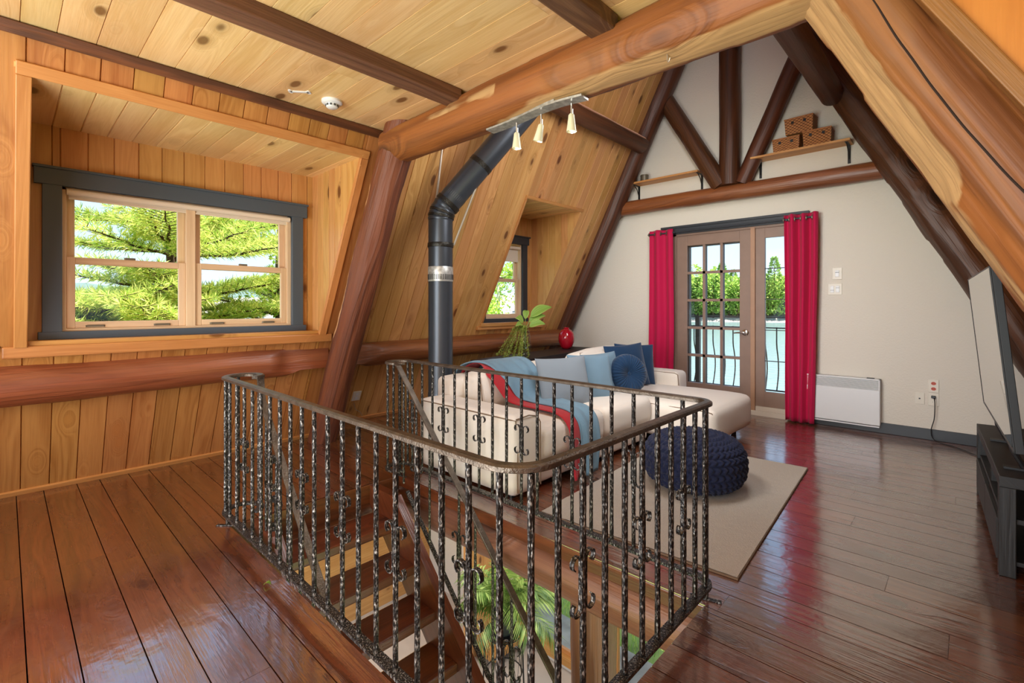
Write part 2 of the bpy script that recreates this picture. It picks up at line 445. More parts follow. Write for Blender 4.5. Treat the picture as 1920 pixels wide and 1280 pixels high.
def hewn(mb, p0, p1, r0, r1, seed=0, n=22, step=.05, flats=(), amp=.05, r=None, m=0, facet=.35, m2=None, rag=.004):
    """hand-peeled log: uneven round with adze facets. flats: (dir, h, t0, t1[, mat])"""
    p0, p1 = V(p0), V(p1); ax = (p1-p0); L = ax.length; t = ax/L
    up = V((0, 0, 1)) if abs(t.z) < .8 else V((0, 1, 0))
    sd = t.cross(up).normalized(); uu = sd.cross(t).normalized()
    if r is None: r = (random.random(), random.random())
    K = max(2, int(L/step)); rows = []; flag = []
    if mb.wv is None: mb.wv = []
    for j in range(K+1):
        s = j/K; rad = r0+(r1-r0)*s; row = []; fl = []
        cx = p0+t*(L*s)
        cx = cx+sd*(amp*rad*.7*mnoise.noise(V((s*L*1.1, seed*3.1, 1))))+uu*(amp*rad*.7*mnoise.noise(V((s*L*1.1, seed*5.3, 9))))
        for i in range(n):
            a = 2*PI*i/n
            q = V((cos(a)*1.7, sin(a)*1.7, s*L*2.6+seed*7.7))
            k = 1+amp*mnoise.noise(q)+amp*facet*mnoise.cell(q*1.9)
            off = sd*(cos(a)*rad*k)+uu*(sin(a)*rad*k); f = 0.
            for fd in flats:
                dv = V(fd[0]).normalized(); h = fd[1]
                if fd[2] <= s <= fd[3]:
                    e = min((s-fd[2])*L/.12 if fd[2] > 0 else 9, (fd[3]-s)*L/.12 if fd[3] < 1 else 9)
                    hh = h+(rad-h)*max(0, 1-min(1, e))**2+rag*mnoise.noise(V((s*L*2.3, seed*1.9, len(fd))))+rag*.6*mnoise.noise(V((s*L*9., i*.7, seed)))
                    x = off.dot(dv)
                    if len(fd) > 4: f = max(f, min(1., max(0., .5+(x-hh)/.03)))
                    if x > hh: off = off-dv*(x-hh)
            row.append(cx+off); fl.append(f)
        rows.append(row); mb.wv += fl
    b0 = len(mb.f)
    mb.grid(rows, lambda i, j: (i/n*2*PI*r0, j/K*L), closed_u=True, r=r, m=m)
    b = len(mb.v); mb.v += [p.copy() for p in rows[0]]; mb.face(list(range(b+n-1, b-1, -1)), [(cos(2*PI*i/n)*r0, sin(2*PI*i/n)*r0) for i in range(n-1, -1, -1)], r, m)
    b = len(mb.v); mb.v += [p.copy() for p in rows[-1]]; mb.face(list(range(b, b+n)), [(cos(2*PI*i/n)*r0, sin(2*PI*i/n)*r0) for i in range(n)], r, m)

def softbox(mb, lo, hi, rad=.05, n=10, puff=(0, 0, 0), wob=0., seed=0, M=None, m=0):
    lo, hi = V(lo), V(hi); c = (lo+hi)/2; h = (hi-lo)/2
    rad = min(rad, h.x, h.y, h.z)
    faces = [(0, 1, 2, 1), (0, 1, 2, -1), (1, 2, 0, 1), (1, 2, 0, -1), (2, 0, 1, 1), (2, 0, 1, -1)]
    def dist(k):  # denser near edges
        t = k/n*2-1
        return math.copysign(1-(1-abs(t))**1.5, t) if False else math.sin(t*PI/2)
    for (a, b, w, sg) in faces:
        rows = []
        for j in range(n+1):
            row = []
            for i in range(n+1):
                p = [0, 0, 0]; p[a] = dist(i); p[b] = dist(j); p[w] = sg
                q = V((p[0]*h.x, p[1]*h.y, p[2]*h.z))
                inner = V((max(-h.x+rad, min(h.x-rad, q.x)), max(-h.y+rad, min(h.y-rad, q.y)), max(-h.z+rad, min(h.z-rad, q.z))))
                dv = q-inner
                if dv.length > 1e-9: q = inner+dv.normalized()*rad*min(1, dv.length/rad if dv.length < rad else 1)
                for k in range(3):
                    o = [x for x in range(3) if x != k]
                    q[k] += puff[k]*(p[k])*(1-p[o[0]]**2)*(1-p[o[1]]**2)
                if wob:
                    nn = mnoise.noise_vector(q*5.+V((seed*3.3, seed*1.7, 0)))
                    q += nn*wob
                q = q+c
                row.append(M @ q if M is not None else q)
            rows.append(row)
        mb.grid(rows, flip=(sg < 0), m=m)

def weave_mat():
    m, nt, out = newmat('wicker_weave')
    uv = nd(nt, 'ShaderNodeUVMap', uv_map='UVMap'); ck = nd(nt, 'ShaderNodeTexChecker', i_Scale=.5); nt.links.new(uv.outputs[0], ck.inputs['Vector'])
    tc = nd(nt, 'ShaderNodeTexCoord'); no = nd(nt, 'ShaderNodeTexNoise', i_Scale=70.); nt.links.new(tc.outputs['Object'], no.inputs['Vector'])
    a = mixc(nt, no.outputs[0], lin((150, 90, 44)), lin((206, 146, 84))); b = mixc(nt, no.outputs[0], lin((96, 52, 24)), lin((150, 92, 46)))
    principled(nt, out, Base_Color=mixc(nt, ck.outputs['Fac'], a, b), Roughness=.5, Normal=bump(nt, ck.outputs['Fac'], .6, .004))
    return m
weave = weave_mat()
WORLD = 1.55
EXPO = 0.12
SPOT = 46
LIGHTS = [  # unseen area fills added for brightness, no fixture behind any of them
    ('fill_rear', (-1.6, -2.8, 1.5), 140, (.97, .99, 1), (-1.5, 4.5, 1.0), 2.6, 1.5),
    ('fill_ceiling', (-1.4, -1.2, .35), 95, (1, .99, .97), (-1.1, .3, 2.5), 2.4, 1.6),
    ('fill_loft', (-1.2, 3.0, 3.0), 48, (.98, .99, 1), (-3.9, 3.3, 1.3), 1.0, 1.4),
    ('fill_lower', (-2.8, 3.1, -.3), 36, (1, .98, .95), (-2.8, 3.1, -2), 1.6, 1.2),
    ('fill_lower_stair', (-4.7, 1.2, -.36), 40, (1, .96, .9), (-4.0, 1.3, -2), .9, 1.6),
]
# ================================================================== ROOM SHELL
SL = .515; SC = math.sqrt(1+SL*SL)            # slope run per rise, and length per rise
ZC = 2.485; YT = 1.95; YG = 5.72; RID = 5.3
UPL = V((SL, 0, 1))/SC; NL = V((1, 0, -SL))/SC
UPR = V((-SL, 0, 1))/SC; NR = V((-1, 0, -SL))/SC
HX0, HX1, HY0, HY1 = -2.93, -.762, .85, 1.93    # stair opening

# ---- floor: planks run across the room (along X)
mb = MB()
def fv(a, b):
    if b <= HY0+.001 or a >= HY1-.001: return [((-4.75, -4.75), (1.1, 1.1))]
    return [((-4.75, -4.75), (HX0, HX0)), ((HX1, HX1), (1.1, 1.1))]
for y0, y1, w, ph in ((-3.2, HY0, .142, .02), (HY0, HY1, .135, 0), (HY1, YG, .15, 0)):
    boards(mb, (0, 0, 0), (0, 1, 0), (1, 0, 0), (0, 0, 1), y0, y1, w, fv, d=.025, c=.0021, jit=.22, breaks=2.4, phase=ph)
struct(mb.build('floor', floor_w))
mb = MB()
for (x0, x1, y0, y1) in ((-4.9, HX0, -3.2, YG), (HX1, 1.2, -3.2, YG), (HX0, HX1, -3.2, HY0), (HX0, HX1, HY1, YG)):
    mb.box((x0, y0, -.06), (x1, y1, -.026))
struct(mb.build('floor_underside', stair_w))
mb = MB()   # red lining boards round the stair opening
mb.box((HX0-.02, HY1-.002, -.075), (HX1+.02, HY1+.022, -.004)); mb.box((HX0-.02, HY0-.022, -.20), (HX1+.02, HY0+.002, -.004))
mb.box((HX0-.022, HY0, -.20), (HX0+.002, HY1, -.004)); mb.box((HX1-.002, HY0, -.20), (HX1+.022, HY1, -.004))
struct(mb.build('trim_stairwell', stair_w, bevel=.004))

# ---- left wall, nearer bay: sloping planks furred in between the log trusses, with the big dormer opening
DY0, DY1, DZ0, DZ1 = .09, 1.79, .955, 2.29
mb = MB()
def vf(a, b):
    m_ = (a+b)/2
    if DY0-.02 < m_ < DY1+.02: return [((0, 0), (.955*SC, .955*SC)), ((2.31*SC, 2.31*SC), (2.47*SC, 2.47*SC))]
    return [((0, 0), (2.47*SC, 2.47*SC))]
boards(mb, (-4.39, 0, 0), (0, 1, 0), UPL, NL, -3.2, DY0-.02, .138, vf)
boards(mb, (-4.39, 0, 0), (0, 1, 0), UPL, NL, DY0-.02, DY1+.02, .132, vf)
boards(mb, (-4.39, 0, 0), (0, 1, 0), UPL, NL, DY1+.02, 1.98, .138, vf)
struct(mb.build('wall_left', pine_lo))
# dormer: window wall, cheeks, ceiling
mb = MB(); XW = -4.02
WY0, WY1, WZ0, WZ1 = .235, 1.62, 1.045, 1.94
def vw(a, b):
    m_ = (a+b)/2
    if WY0 < m_ < WY1: return [((.9, .9), (WZ0, WZ0)), ((WZ1, WZ1), (2.34, 2.34))]
    return [((.9, .9), (2.34, 2.34))]
for y0, y1 in ((DY0-.02, WY0), (WY0, WY1), (WY1, DY1+.02)):
    boards(mb, (XW, 0, 0), (0, 1, 0), (0, 0, 1), (1, 0, 0), y0, y1, .128, vw)
struct(mb.build('wall_dormer', pine_in))
def cheek(y, nrm, xs, z0, z1, a0, name, mat):
    mb = MB()
    boards(mb, (0, y, 0), (1, 0, 0), (0, 0, 1), nrm, xs, a0+SL*z1, .1, lambda a, b: [((max(z0, (a-a0)/SL), max(z0, (b-a0)/SL)), (z1, z1))])
    return struct(mb.build(name, mat))
cheek(DY1, (0, -1, 0), XW, .95, 2.3, -4.37, 'wall_dormer_far_cheek', pine_in)
cheek(DY0, (0, 1, 0), XW, .95, 2.3, -4.385, 'wall_dormer_near_cheek', pine_in)
mb = MB()
boards(mb, (0, 0, 2.29), (0, 1, 0), (1, 0, 0), (0, 0, -1), DY0-.02, DY1+.02, .128, lambda a, b: [((XW-.03, XW-.03), (-3.205, -3.205))])
mb.box((XW-.1, DY0-.06, 2.31), (-3.19, DY1+.06, 2.33)); struct(mb.build('ceiling_dormer', pine_ceil))
# casing round the dormer opening and its sill
def slope_pt(x0, y, z, off): return V((x0+SL*z, y, z))+NL*off
def casing(x0, y0, y1, z0, z1, w, th, name, mat, sides=(1, 1, 1)):
    mb = MB()
    def bar(ya, yb, za, zb):
        M = Matrix(((UPL.x, 0, NL.x, x0), (0, 1, 0, 0), (UPL.z, 0, NL.z, 0), (0, 0, 0, 1)))
        mb.box((za*SC, ya, -.02), (zb*SC, yb, th), M)
    if sides[0]: bar(y0-w, y0, z0, z1)
    if sides[1]: bar(y1-.004, y1+w, z0, z1)
    if sides[2]: bar(y0-w, y1+w, z1, z1+w)
    return struct(mb.build(name, mat, bevel=.004))
casing(-4.39, DY0, DY1, .97, 2.285, .055, .016, 'trim_1', trim_w)
mb = MB(); mb.box((-4.03, -.012, .905), (-3.882, 1.90, .972)); struct(mb.build('trim_2', trim_w, bevel=.008))
mb = MB(); mb.box((-4.01, DY0, .96), (-3.9, DY1, 1.0)); struct(mb.build('trim_3', trim_w, bevel=.004))
# dark strip where wall meets ceiling, and pale strip at the floor
def slope_strip(x0, y0, y1, z0, z1, th, name, mat):
    mb = MB(); M = Matrix(((UPL.x, 0, NL.x, x0), (0, 1, 0, 0), (UPL.z, 0, NL.z, 0), (0, 0, 0, 1)))
    mb.box((z0*SC, y0, -.01), (z1*SC, y1, th), M); return struct(mb.build(name, mat, bevel=.004))
slope_strip(-4.39, -3.2, 1.93, 2.436, 2.487, .022, 'trim_4', trim_d)
slope_strip(-4.39, -3.2, 2.0, 0, .035, .014, 'baseboard_left', trim_w)
slope_strip(-4.68, 2.05, YG, 0, .035, .014, 'baseboard_left_far', trim_w)

# ---- left wall, far bay up to the ridge with the small dormer
FY0, FY1, FZ0, FZ1 = 3.895, 4.90, .985, 2.375
mb = MB()
ZR = 5.3
def vf2(a, b):
    m_ = (a+b)/2
    if FY0 < m_ < FY1: return [((0, 0), (FZ0*SC, FZ0*SC)), ((FZ1*SC, FZ1*SC), (ZR*SC, ZR*SC))]
    return [((0, 0), (ZR*SC, ZR*SC))]
for y0, y1, w in ((1.9, FY0, .128), (FY0, FY1, .126), (FY1, YG+.05, .128)):
    boards(mb, (-4.68, 0, 0), (0, 1, 0), UPL, NL, y0, y1, w, vf2)
struct(mb.build('wall_left_far', pine))
XF = -4.27
mb = MB(); QY0, QY1, QZ0, QZ1 = 4.02, 4.70, 1.04, 2.02
def vw2(a, b):
    m_ = (a+b)/2
    if QY0 < m_ < QY1: return [((.9, .9), (QZ0, QZ0)), ((QZ1, QZ1), (2.43, 2.43))]
    return [((.9, .9), (2.43, 2.43))]
for y0, y1 in ((FY0-.02, QY0), (QY0, QY1), (QY1, FY1+.02)):
    boards(mb, (XF, 0, 0), (0, 1, 0), (0, 0, 1), (1, 0, 0), y0, y1, .11, vw2)
struct(mb.build('wall_far_dormer', pine_in))
cheek(FY1, (0, -1, 0), XF, .95, FZ1+.01, -4.675, 'wall_far_dormer_cheek', pine_in)
cheek(FY0, (0, 1, 0), XF, .95, FZ1+.01, -4.675, 'wall_far_dormer_near_cheek', pine_in)
mb = MB(); boards(mb, (0, 0, FZ1), (0, 1, 0), (1, 0, 0), (0, 0, -1), FY0-.02, FY1+.02, .07, lambda a, b: [((XF-.03, XF-.03), (-3.455, -3.455))])
struct(mb.build('ceiling_far_dormer', pine_ceil))
casing(-4.68, FY0, FY1, .985, FZ1-.005, .03, .012, 'trim_5', trim_w, sides=(1, 0, 1))
mb = MB(); mb.box((-4.28, 3.86, .955), (-4.145, 4.985, 1.0)); struct(mb.build('trim_6', trim_w, bevel=.006))
mb = MB(); mb.box((-4.22, 3.82, .92), (-4.16, 5.02, .957)); struct(mb.build('trim_7', trim_w, bevel=.005))

# ---- ceiling over the nearer bay
mb = MB()
boards(mb, (0, 0, ZC), (0, 1, 0), (1, 0, 0), (0, 0, -1), -3.2, YT+.02, .142, lambda a, b: [((-3.16, -3.16), (1.2, 1.2))], d=.007, c=.0022, jit=.15, breaks=2.6)
struct(mb.build('ceiling', pine_ceil))
mb = MB(); mb.box((-3.2, -3.2, ZC+.007), (1.3, YT+.05, ZC+.06)); struct(mb.build('ceiling_deck', pine))
mb = MB()   # unseen wall added over the tie log to keep light from leaking
zt = 5.28
mb.quad([(-3.25, YT+.06, ZC), (.3, YT+.06, ZC), (-1.9, YT+.06, zt)], [(0, 0), (3.5, 0), (1.7, 2.8)])
struct(mb.build('wall_loft_blocker', pine))

# ---- right side: sloping roof to the ridge, and the boarded dormer cheek beside the camera
mb = MB()
def vr(a, b): return [((0, 0), (5.6*SC, 5.6*SC))]
boards(mb, (1.17, 0, 0), (0, 1, 0), UPR, NR, 1.76, YG+.05, .13, vr)
boards(mb, (1.0, 0, 0), (0, 1, 0), UPR, NR, -3.2, .02, .13, lambda a, b: [((0, 0), (2.5*SC, 2.5*SC))])
boards(mb, (1.0, 0, 0), (0, 1, 0), UPR, NR, .02, 1.76, .13, lambda a, b: [((0, 0), (.9*SC, .9*SC))])
struct(mb.build('wall_right', pine))
mb = MB()
for i, (xa, xb) in enumerate(((-.315, .115), (.115, .24), (.24, .37), (.37, .5), (.5, .63), (.63, .78))):
    boards(mb, (0, 1.74, 0), (1, 0, 0), (0, 0, 1), (0, -1, 0), xa, xb, xb-xa, lambda a, b: [((max(.9, (1.058-a)/.557), max(.9, (1.058-b)/.557)), (2.47, 2.47))] if (1.058-b)/.557 < 2.47 else [], d=.006, c=.006)
struct(mb.build('wall_right_cheek', orange_w))
mb = MB()
def rs(z, off): return V((1.02-SL*z, 0, z))
k_ = math.sqrt(1+.557**2); M = Matrix(((-.557/k_, 0, -1/k_, 1.058), (0, 1, 0, 0), (1/k_, 0, -.557/k_, 0), (0, 0, 0, 1)))
mb.box((.9*k_, 1.722, -.03), (2.47*k_, 1.772, .012), M); struct(mb.build('trim_8', amber_t, bevel=.004))
mb = MB(); mb.box((.75, -.1, 2.05), (.8, 1.76, 2.48)); mb.box((.75, -.1, .85), (.8, 1.76, 1.0)); mb.box((.75, 1.15, .9), (.8, 1.76, 2.2)); mb.box((.75, -.1, .9), (.8, .1, 2.2))
struct(mb.build('wall_right_dormer', orange_w))

# ---- gable wall with the door opening
mb = MB()
DX0, DX1, DZT = -2.68, -1.30, 2.10
def gq(x0, x1):   # strips between the two roof slopes
    n = 12
    for k in range(n):
        a = x0+(x1-x0)*k/n; b = x0+(x1-x0)*(k+1)/n
        def zt(x): return max(.0, min((x+4.85)/SL, (1.23-x)/SL, 5.6))
        for yy, fl in ((YG, 0), (YG+.16, 1)):
            for (z0a, z0b) in (((0, 0),) if not (DX0 <= (a+b)/2 <= DX1) else ((DZT, DZT),)):
                p = [(a, yy, z0a), (b, yy, z0b), (b, yy, max(z0b, zt(b))), (a, yy, max(z0a, zt(a)))]
                mb.quad(p if not fl else p[::-1])
gq(-4.85, DX0); gq(DX0, DX1); gq(DX1, 1.23)
for x in (DX0, DX1): mb.quad([(x, YG, 0), (x, YG+.16, 0), (x, YG+.16, DZT), (x, YG, DZT)])
mb.quad([(DX0, YG, DZT), (DX1, YG, DZT), (DX1, YG+.16, DZT), (DX0, YG+.16, DZT)])
struct(mb.build('wall_gable', plaster))
mb = MB(); mb.box((DX1+.1, YG-.016, 0), (1.0, YG+.01, .098)); mb.box((-4.7, YG-.016, 0), (DX0-.1, YG+.01, .098))
struct(mb.build('baseboard_gable', basebd, bevel=.003))

# ================================================================== LOGS AND BEAMS
def logthing(name, label, mat, *args, group=None, mats=None, **kw):
    mb = MB(); hewn(mb, *args, **kw)
    o = mb.build(name, mats or mat, smooth=True, ang=50); tag(o, label, 'log beam', group); return o
g1 = None
logthing('log_tie_beam', 'huge amber log tie beam crossing under the ceiling between the two rafters', log_m, (-3.03, YT, 2.36), (-.17, YT, 2.362), .125, .14, seed=2, amp=.07, rag=.006, step=.03,
         flats=(((0, -.25, -1), .126, .3, 1, 1), ((-.1, -.95, .1), .128, 0, .42, 1)), n=44)  # underside flat tinted paler for the light it catches; front flat is worn wood
a = -4.20
logthing('log_rafter', 'dark red hewn log rafter leaning beside the large left window', log_r, (a, YT, -.02), (a+SL*2.72, YT, 2.72), .118, .118, seed=5, amp=.07, n=56, rag=.010, step=.025,
         flats=(((-.62, -.75, 0), .103, .34, .78, 1),))
a = .91
logthing('log_rafter', 'massive amber log rafter in the upper right corner, closest to the viewer', log_m, (a, YT, -.02), (a-SL*2.6, YT, 2.6), .158, .155, seed=11, amp=.06, n=90, rag=.009, step=.02,
         flats=(((-.84, -.48, -.3), .133, .60, .97, 1), ((-.93, -.25, -.3), .153, .2, .66, 1)))
ax_ = V((-SL, 0, 1)).normalized(); dr = V((.15, -1.95, -.85)); dr = (dr-ax_*dr.dot(ax_)).normalized(); d2 = ax_.cross(dr)
from mathutils.bvhtree import BVHTree
rl = [o for o in C.objects if o.name.startswith('log_rafter')][-1]
bv = BVHTree.FromPolygons([v.co+rl.location for v in rl.data.vertices], [tuple(p.vertices) for p in rl.data.polygons])
mb = MB(); cp = []
for k in range(121):
    an = .10*sin(k*.065)+.05-.001*k+.03*mnoise.noise(V((k*.11, 0, 0))); q = dr*cos(an)+d2*sin(an); o_ = V((a, YT, 0))+ax_*(.9+1.7*k/120)
    hit = bv.ray_cast(o_+q*.4, -q)[0]
    if hit is not None: cp.append(hit-q*.0006)
mb.tube(cp, [.0028*min(1, k/20, (len(cp)-1-k)/20)+.0003 for k in range(len(cp))], 6)
mb.build('drying_crack', crackm, rl)
a = -4.68
logthing('log_rafter', 'dark log rafter along the left edge of the cream gable wall', log_d, (a, 5.54, -.02), (a+SL*5.25, 5.54, 5.25), .135, .13, seed=14, amp=.06)
a = .835
logthing('log_rafter', 'dark log rafter along the right edge of the cream gable wall', log_d, (a, 5.54, -.02), (a-SL*5.25, 5.54, 5.25), .145, .135, seed=17, amp=.09, n=40, step=.03, flats=(((-.9, .42, 0), .125, .30, .46, 1),))
logthing('log_collar_beam', 'horizontal brown log above the glazed door carrying the gable struts', log_w, (-3.42, 5.62, 2.485), (-.56, 5.62, 2.475), .09, .088, seed=21, amp=.05, n=20)
logthing('log_king_post', 'upright dark log post in the middle of the gable', log_d, (-1.935, 5.62, 2.56), (-1.935, 5.62, 5.2), .112, .112, seed=23, amp=.05)
logthing('log_strut', 'dark slanting log strut left of the upright gable post', log_d, (-2.02, 5.615, 2.56), (-2.72, 5.615, 3.78), .1, .098, seed=25, amp=.05)
logthing('log_strut', 'dark slanting log strut right of the upright gable post', log_d, (-1.80, 5.615, 2.56), (-1.22, 5.615, 3.84), .085, .092, seed=27, amp=.05)
logthing('log_purlin', 'short dark log under the left roof boards running to the gable rafter', log_d, (-2.93, 2.1, 3.20), (-2.93, 5.44, 3.20), .098, .098, seed=29, amp=.05)
logthing('log_purlin', 'dark log under the right roof slope meeting the right gable rafter', log_d, (-.93, 2.1, 3.22), (-.93, 5.44, 3.22), .1, .1, seed=31, amp=.05)
logthing('log_wall_beam', 'reddish log running below the large left window sill', log_w, (-4.0, -3.1, .73), (-4.0, 1.9, .755), .132, .118, seed=33, amp=.06, n=26,
         flats=(((1, 0, .1), .055, .91, 1.1), ((0, 0, -1), .07, .93, 1.1)))
logthing('log_wall_beam', 'brown log running behind the black stove pipe below the small dormer', log_w, (-4.2, 2.02, .735), (-4.2, 5.6, .765), .112, .112, seed=35, amp=.05, n=24, flats=(((1, 0, .2), .06, -.1, .13), ((0, 0, -1), .075, -.1, .1)))
for x, lab in ((-2.228, 'dark weathered ceiling joist over the left half of the room'), (-1.175, 'short brown ceiling joist meeting the tie log near its middle')):
    mb = MB(); mb.box((x-.063, -3.1, 2.412), (x+.063, 1.86, 2.486)); o = mb.build('ceiling_joist', joist_m, bevel=.008); tag(o, lab, 'beam')

# ================================================================== WINDOWS
def sashpair(W, X, y0, y1, z0, z1, zm, fw=.042, dep=.03, handles=True):
    """double-hung unit in the plane x=X, looking along +X"""
    def ring(nm, ya, yb, za, zb, xo, w):
        mb = MB(); r = (.4, random.random())
        mb.box((xo-dep/2, ya, za), (xo+dep/2, ya+w, zb), r=r); mb.box((xo-dep/2, yb-w, za), (xo+dep/2, yb, zb), r=r)
        mb.box((xo-dep/2, ya+w, za), (xo+dep/2, yb-w, za+w), r=r); mb.box((xo-dep/2, ya+w, zb-w), (xo+dep/2, yb-w, zb), r=r)
        o = mb.build(nm, sash_w, W, bevel=.003)
        g = MB(); g.box((xo-.004, ya+w-.004, za+w-.004), (xo+.004, yb-w+.004, zb-w+.004)); g.build('pane', glass, o)
        return o
    up = ring('sash', y0, y1, zm-.02, z1, X-.035, fw)
    lo_ = ring('sash', y0, y1, z0, zm+.022, X, fw)
    mb = MB(); mb.box((X-.005, (y0+y1)/2-.03, zm+.022), (X+.012, (y0+y1)/2+.03, zm+.036)); mb.build('latch', pewter, lo_, bevel=.004)
    if handles:
        for k in (.22, .78):
            yy = y0+(y1-y0)*k; mb = MB()
            mb.sweep([(X+.015, yy-.045, z0+.012), (X+.024, yy-.04, z0+.014), (X+.024, yy+.04, z0+.014), (X+.015, yy+.045, z0+.012)], [(-.003, -.006), (.003, -.006), (.003, .006), (-.003, .006)]); mb.build('lift', pewter, lo_)
W = thing('window_1', 'x', 'window', (XW, .93, 1.0)); del W['label']; del W['category']; W['kind'] = 'structure'
mb = MB()
mb.box((XW-.01, .153, 1.045), (XW+.028, .242, 1.936)); mb.box((XW-.01, 1.615, 1.045), (XW+.028, 1.703, 1.936))
mb.box((XW-.01, .118, 1.932), (XW+.034, 1.734, 2.035)); mb.box((XW-.01, .112, 2.028), (XW+.045, 1.742, 2.043))
mb.box((XW-.01, .136, 1.0), (XW+.03, 1.728, 1.046))
mb.build('casing', slate, W, bevel=.003)
mb = MB(); r0 = (.4, .5)
mb.box((XW-.09, .24, 1.045), (XW-.005, .262, 1.94), r=r0); mb.box((XW-.09, 1.585, 1.045), (XW-.005, 1.617, 1.94), r=r0); mb.box((XW-.09, .24, 1.045), (XW-.002, 1.617, 1.062), r=r0)
mb.box((XW-.09, .24, 1.915), (XW-.005, 1.617, 1.94), r=r0); mb.box((XW-.09, .888, 1.06), (XW-.004, .944, 1.92), r=r0)
mb.build('frame', sash_w, W, bevel=.003)
sashpair(W, XW-.035, .262, .888, 1.062, 1.915, 1.485); sashpair(W, XW-.035, .944, 1.585, 1.062, 1.915, 1.49)
def shade(X, y0, y1, z, r_, drop, label):
    t = thing('roller_shade', label, 'blind', (X, (y0+y1)/2, z))
    mb = MB(); mb.tube([(X, y0, z), (X, y1, z)], r_, 14); mb.build('roll', shade_f, t, smooth=True)
    mb = MB(); mb.box((X-r_-.001, y0+.01, z-drop), (X-r_+.002, y1-.01, z)); mb.build('cloth', shade_f, t)
    mb = MB(); mb.box((X-r_-.006, y0+.01, z-drop-.012), (X-r_+.006, y1-.01, z-drop)); mb.build('hem_bar', shade_f, t, bevel=.003)
shade(XW+.004, .262, 1.6, 1.905, .02, .03, 'rolled up cream roller shade along the top of the large left window')
W = thing('window_2', 'x', 'window', (XF, 4.4, 1.0)); del W['label']; del W['category']; W['kind'] = 'structure'
mb = MB()
mb.box((XF-.01, QY0-.09, QZ0), (XF+.03, QY0+.005, QZ1)); mb.box((XF-.01, QY1-.005, QZ0), (XF+.03, QY1+.085, QZ1))
mb.box((XF-.01, QY0-.12, QZ1-.01), (XF+.036, QY1+.115, QZ1+.09)); mb.box((XF-.01, QY0-.13, QZ1+.082), (XF+.05, QY1+.13, QZ1+.1)); mb.box((XF-.01, QY0-.11, QZ0-.045), (XF+.035, QY1+.1, QZ0+.006))
mb.build('casing', charcoal, W, bevel=.003)
mb = MB(); mb.box((XF-.1, QY1-.025, QZ0), (XF-.002, QY1, QZ1), r=r0); mb.box((XF-.1, QY0, QZ0), (XF-.002, QY0+.025, QZ1), r=r0); mb.box((XF-.1, QY0, QZ0), (XF-.002, QY1, QZ0+.02), r=r0); mb.box((XF-.1, QY0, QZ1-.02), (XF-.002, QY1, QZ1), r=r0)
mb.build('frame', sash_w, W, bevel=.003)
sashpair(W, XF-.05, QY0+.025, QY1-.025, QZ0+.02, QZ1-.02, 1.535, handles=False)
shade(XF-.012, QY0+.03, QY1-.03, 1.96, .02, .17, 'cream roller shade partly lowered in the small far dormer window')

# ---- glazed door with sidelight
D = thing('door_1', 'x', 'door', (-2.0, YG, 0)); del D['label']; del D['category']; D['kind'] = 'structure'
mb = MB(); mb.box((-2.775, YG-.035, 2.085), (-1.185, YG+.01, 2.165)); mb.box((-2.79, YG-.05, 2.158), (-1.17, YG+.01, 2.185)); mb.build('header', charcoal, D, bevel=.003)
mb = MB(); mb.box((DX0, YG-.012, .0), (-2.60, YG+.12, 2.09)); mb.box((-1.355, YG-.012, 0), (DX1, YG+.12, 2.09)); mb.box((DX0, YG-.012, 2.06), (DX1, YG+.12, 2.10)); mb.build('frame', taupe, D, bevel=.003)
mb = MB(); mb.box((-1.742, YG-.02, .03), (-1.695, YG+.12, 2.075)); mb.build('mullion', taupe_l, D, bevel=.003)
mb = MB(); mb.box((DX0-.02, YG-.03, -.005), (DX1, YG+.14, .05)); mb.box((-1.69, YG-.02, .05), (DX1, YG+.02, .1)); mb.build('threshold', offwhite, D, bevel=.004)
def glazed(nm, x0, x1, z0, z1, gx0, gx1, gz0, gz1, cols, rows, mw, darkm):
    mb = MB(); y0, y1 = YG, YG+.045
    mb.box((x0, y0, z0), (gx0, y1, z1)); mb.box((gx1, y0, z0), (x1, y1, z1)); mb.box((gx0, y0, z0), (gx1, y1, gz0)); mb.box((gx0, y0, gz1), (gx1, y1, z1))
    leaf = mb.build(nm, taupe, D, bevel=.003)
    for depth, ya, yb, mt, wd, nn in ((0, YG+.004, YG+.024, taupe if not darkm else darkmetal, mw, 'muntins'), (1, YG+.034, YG+.075, darkmetal, mw*.9, 'outer_muntins')):
        mb = MB(); dx = (gx1-gx0)/cols; dz = (gz1-gz0)/rows
        for i in range(1, cols): mb.box((gx0+dx*i-wd/2, ya, gz0), (gx0+dx*i+wd/2, yb, gz1))
        for j in range(1, rows): mb.box((gx0, ya, gz0+dz*j-wd/2), (gx1, yb, gz0+dz*j+wd/2))
        if depth: 
            mb.box((gx0-.02, ya, gz0), (gx0+.012, yb+.02, gz1)); mb.box((gx0, ya, gz1-.012), (gx1, yb+.02, gz1+.02)) if cols > 1 else None
        if cols == 1 and depth: 
            continue
        mb.build(nn, mt, leaf)
    mb = MB(); mb.box((gx0-.004, YG+.026, gz0-.004), (gx1+.004, YG+.032, gz1+.004)); mb.build('glazing', glass, leaf)
    return leaf
leaf = glazed('door_leaf', -2.60, -1.745, .04, 2.06, -2.47, -1.862, .28, 1.935, 3, 5, .03, False)
glazed('sidelight', -1.695, -1.36, .1, 2.06, -1.60, -1.395, .265, 1.95, 1, 5, .008, True)
mb = MB(); M = Matrix.Translation((-1.80, YG, .905)) @ Matrix.Rotation(PI/2, 4, 'X')
mb.lathe([(.001, -.0), (.034, .0), (.036, .006), (.03, .012), (.012, .016), (.012, .05)], 20, M=M)
mb.tube([(-1.80, YG-.05, .905), (-1.82, YG-.056, .905), (-1.87, YG-.056, .903), (-1.905, YG-.052, .898)], [.011, .011, .009, .007], 10)
mb.build('lever_handle', chrome, leaf, smooth=True)
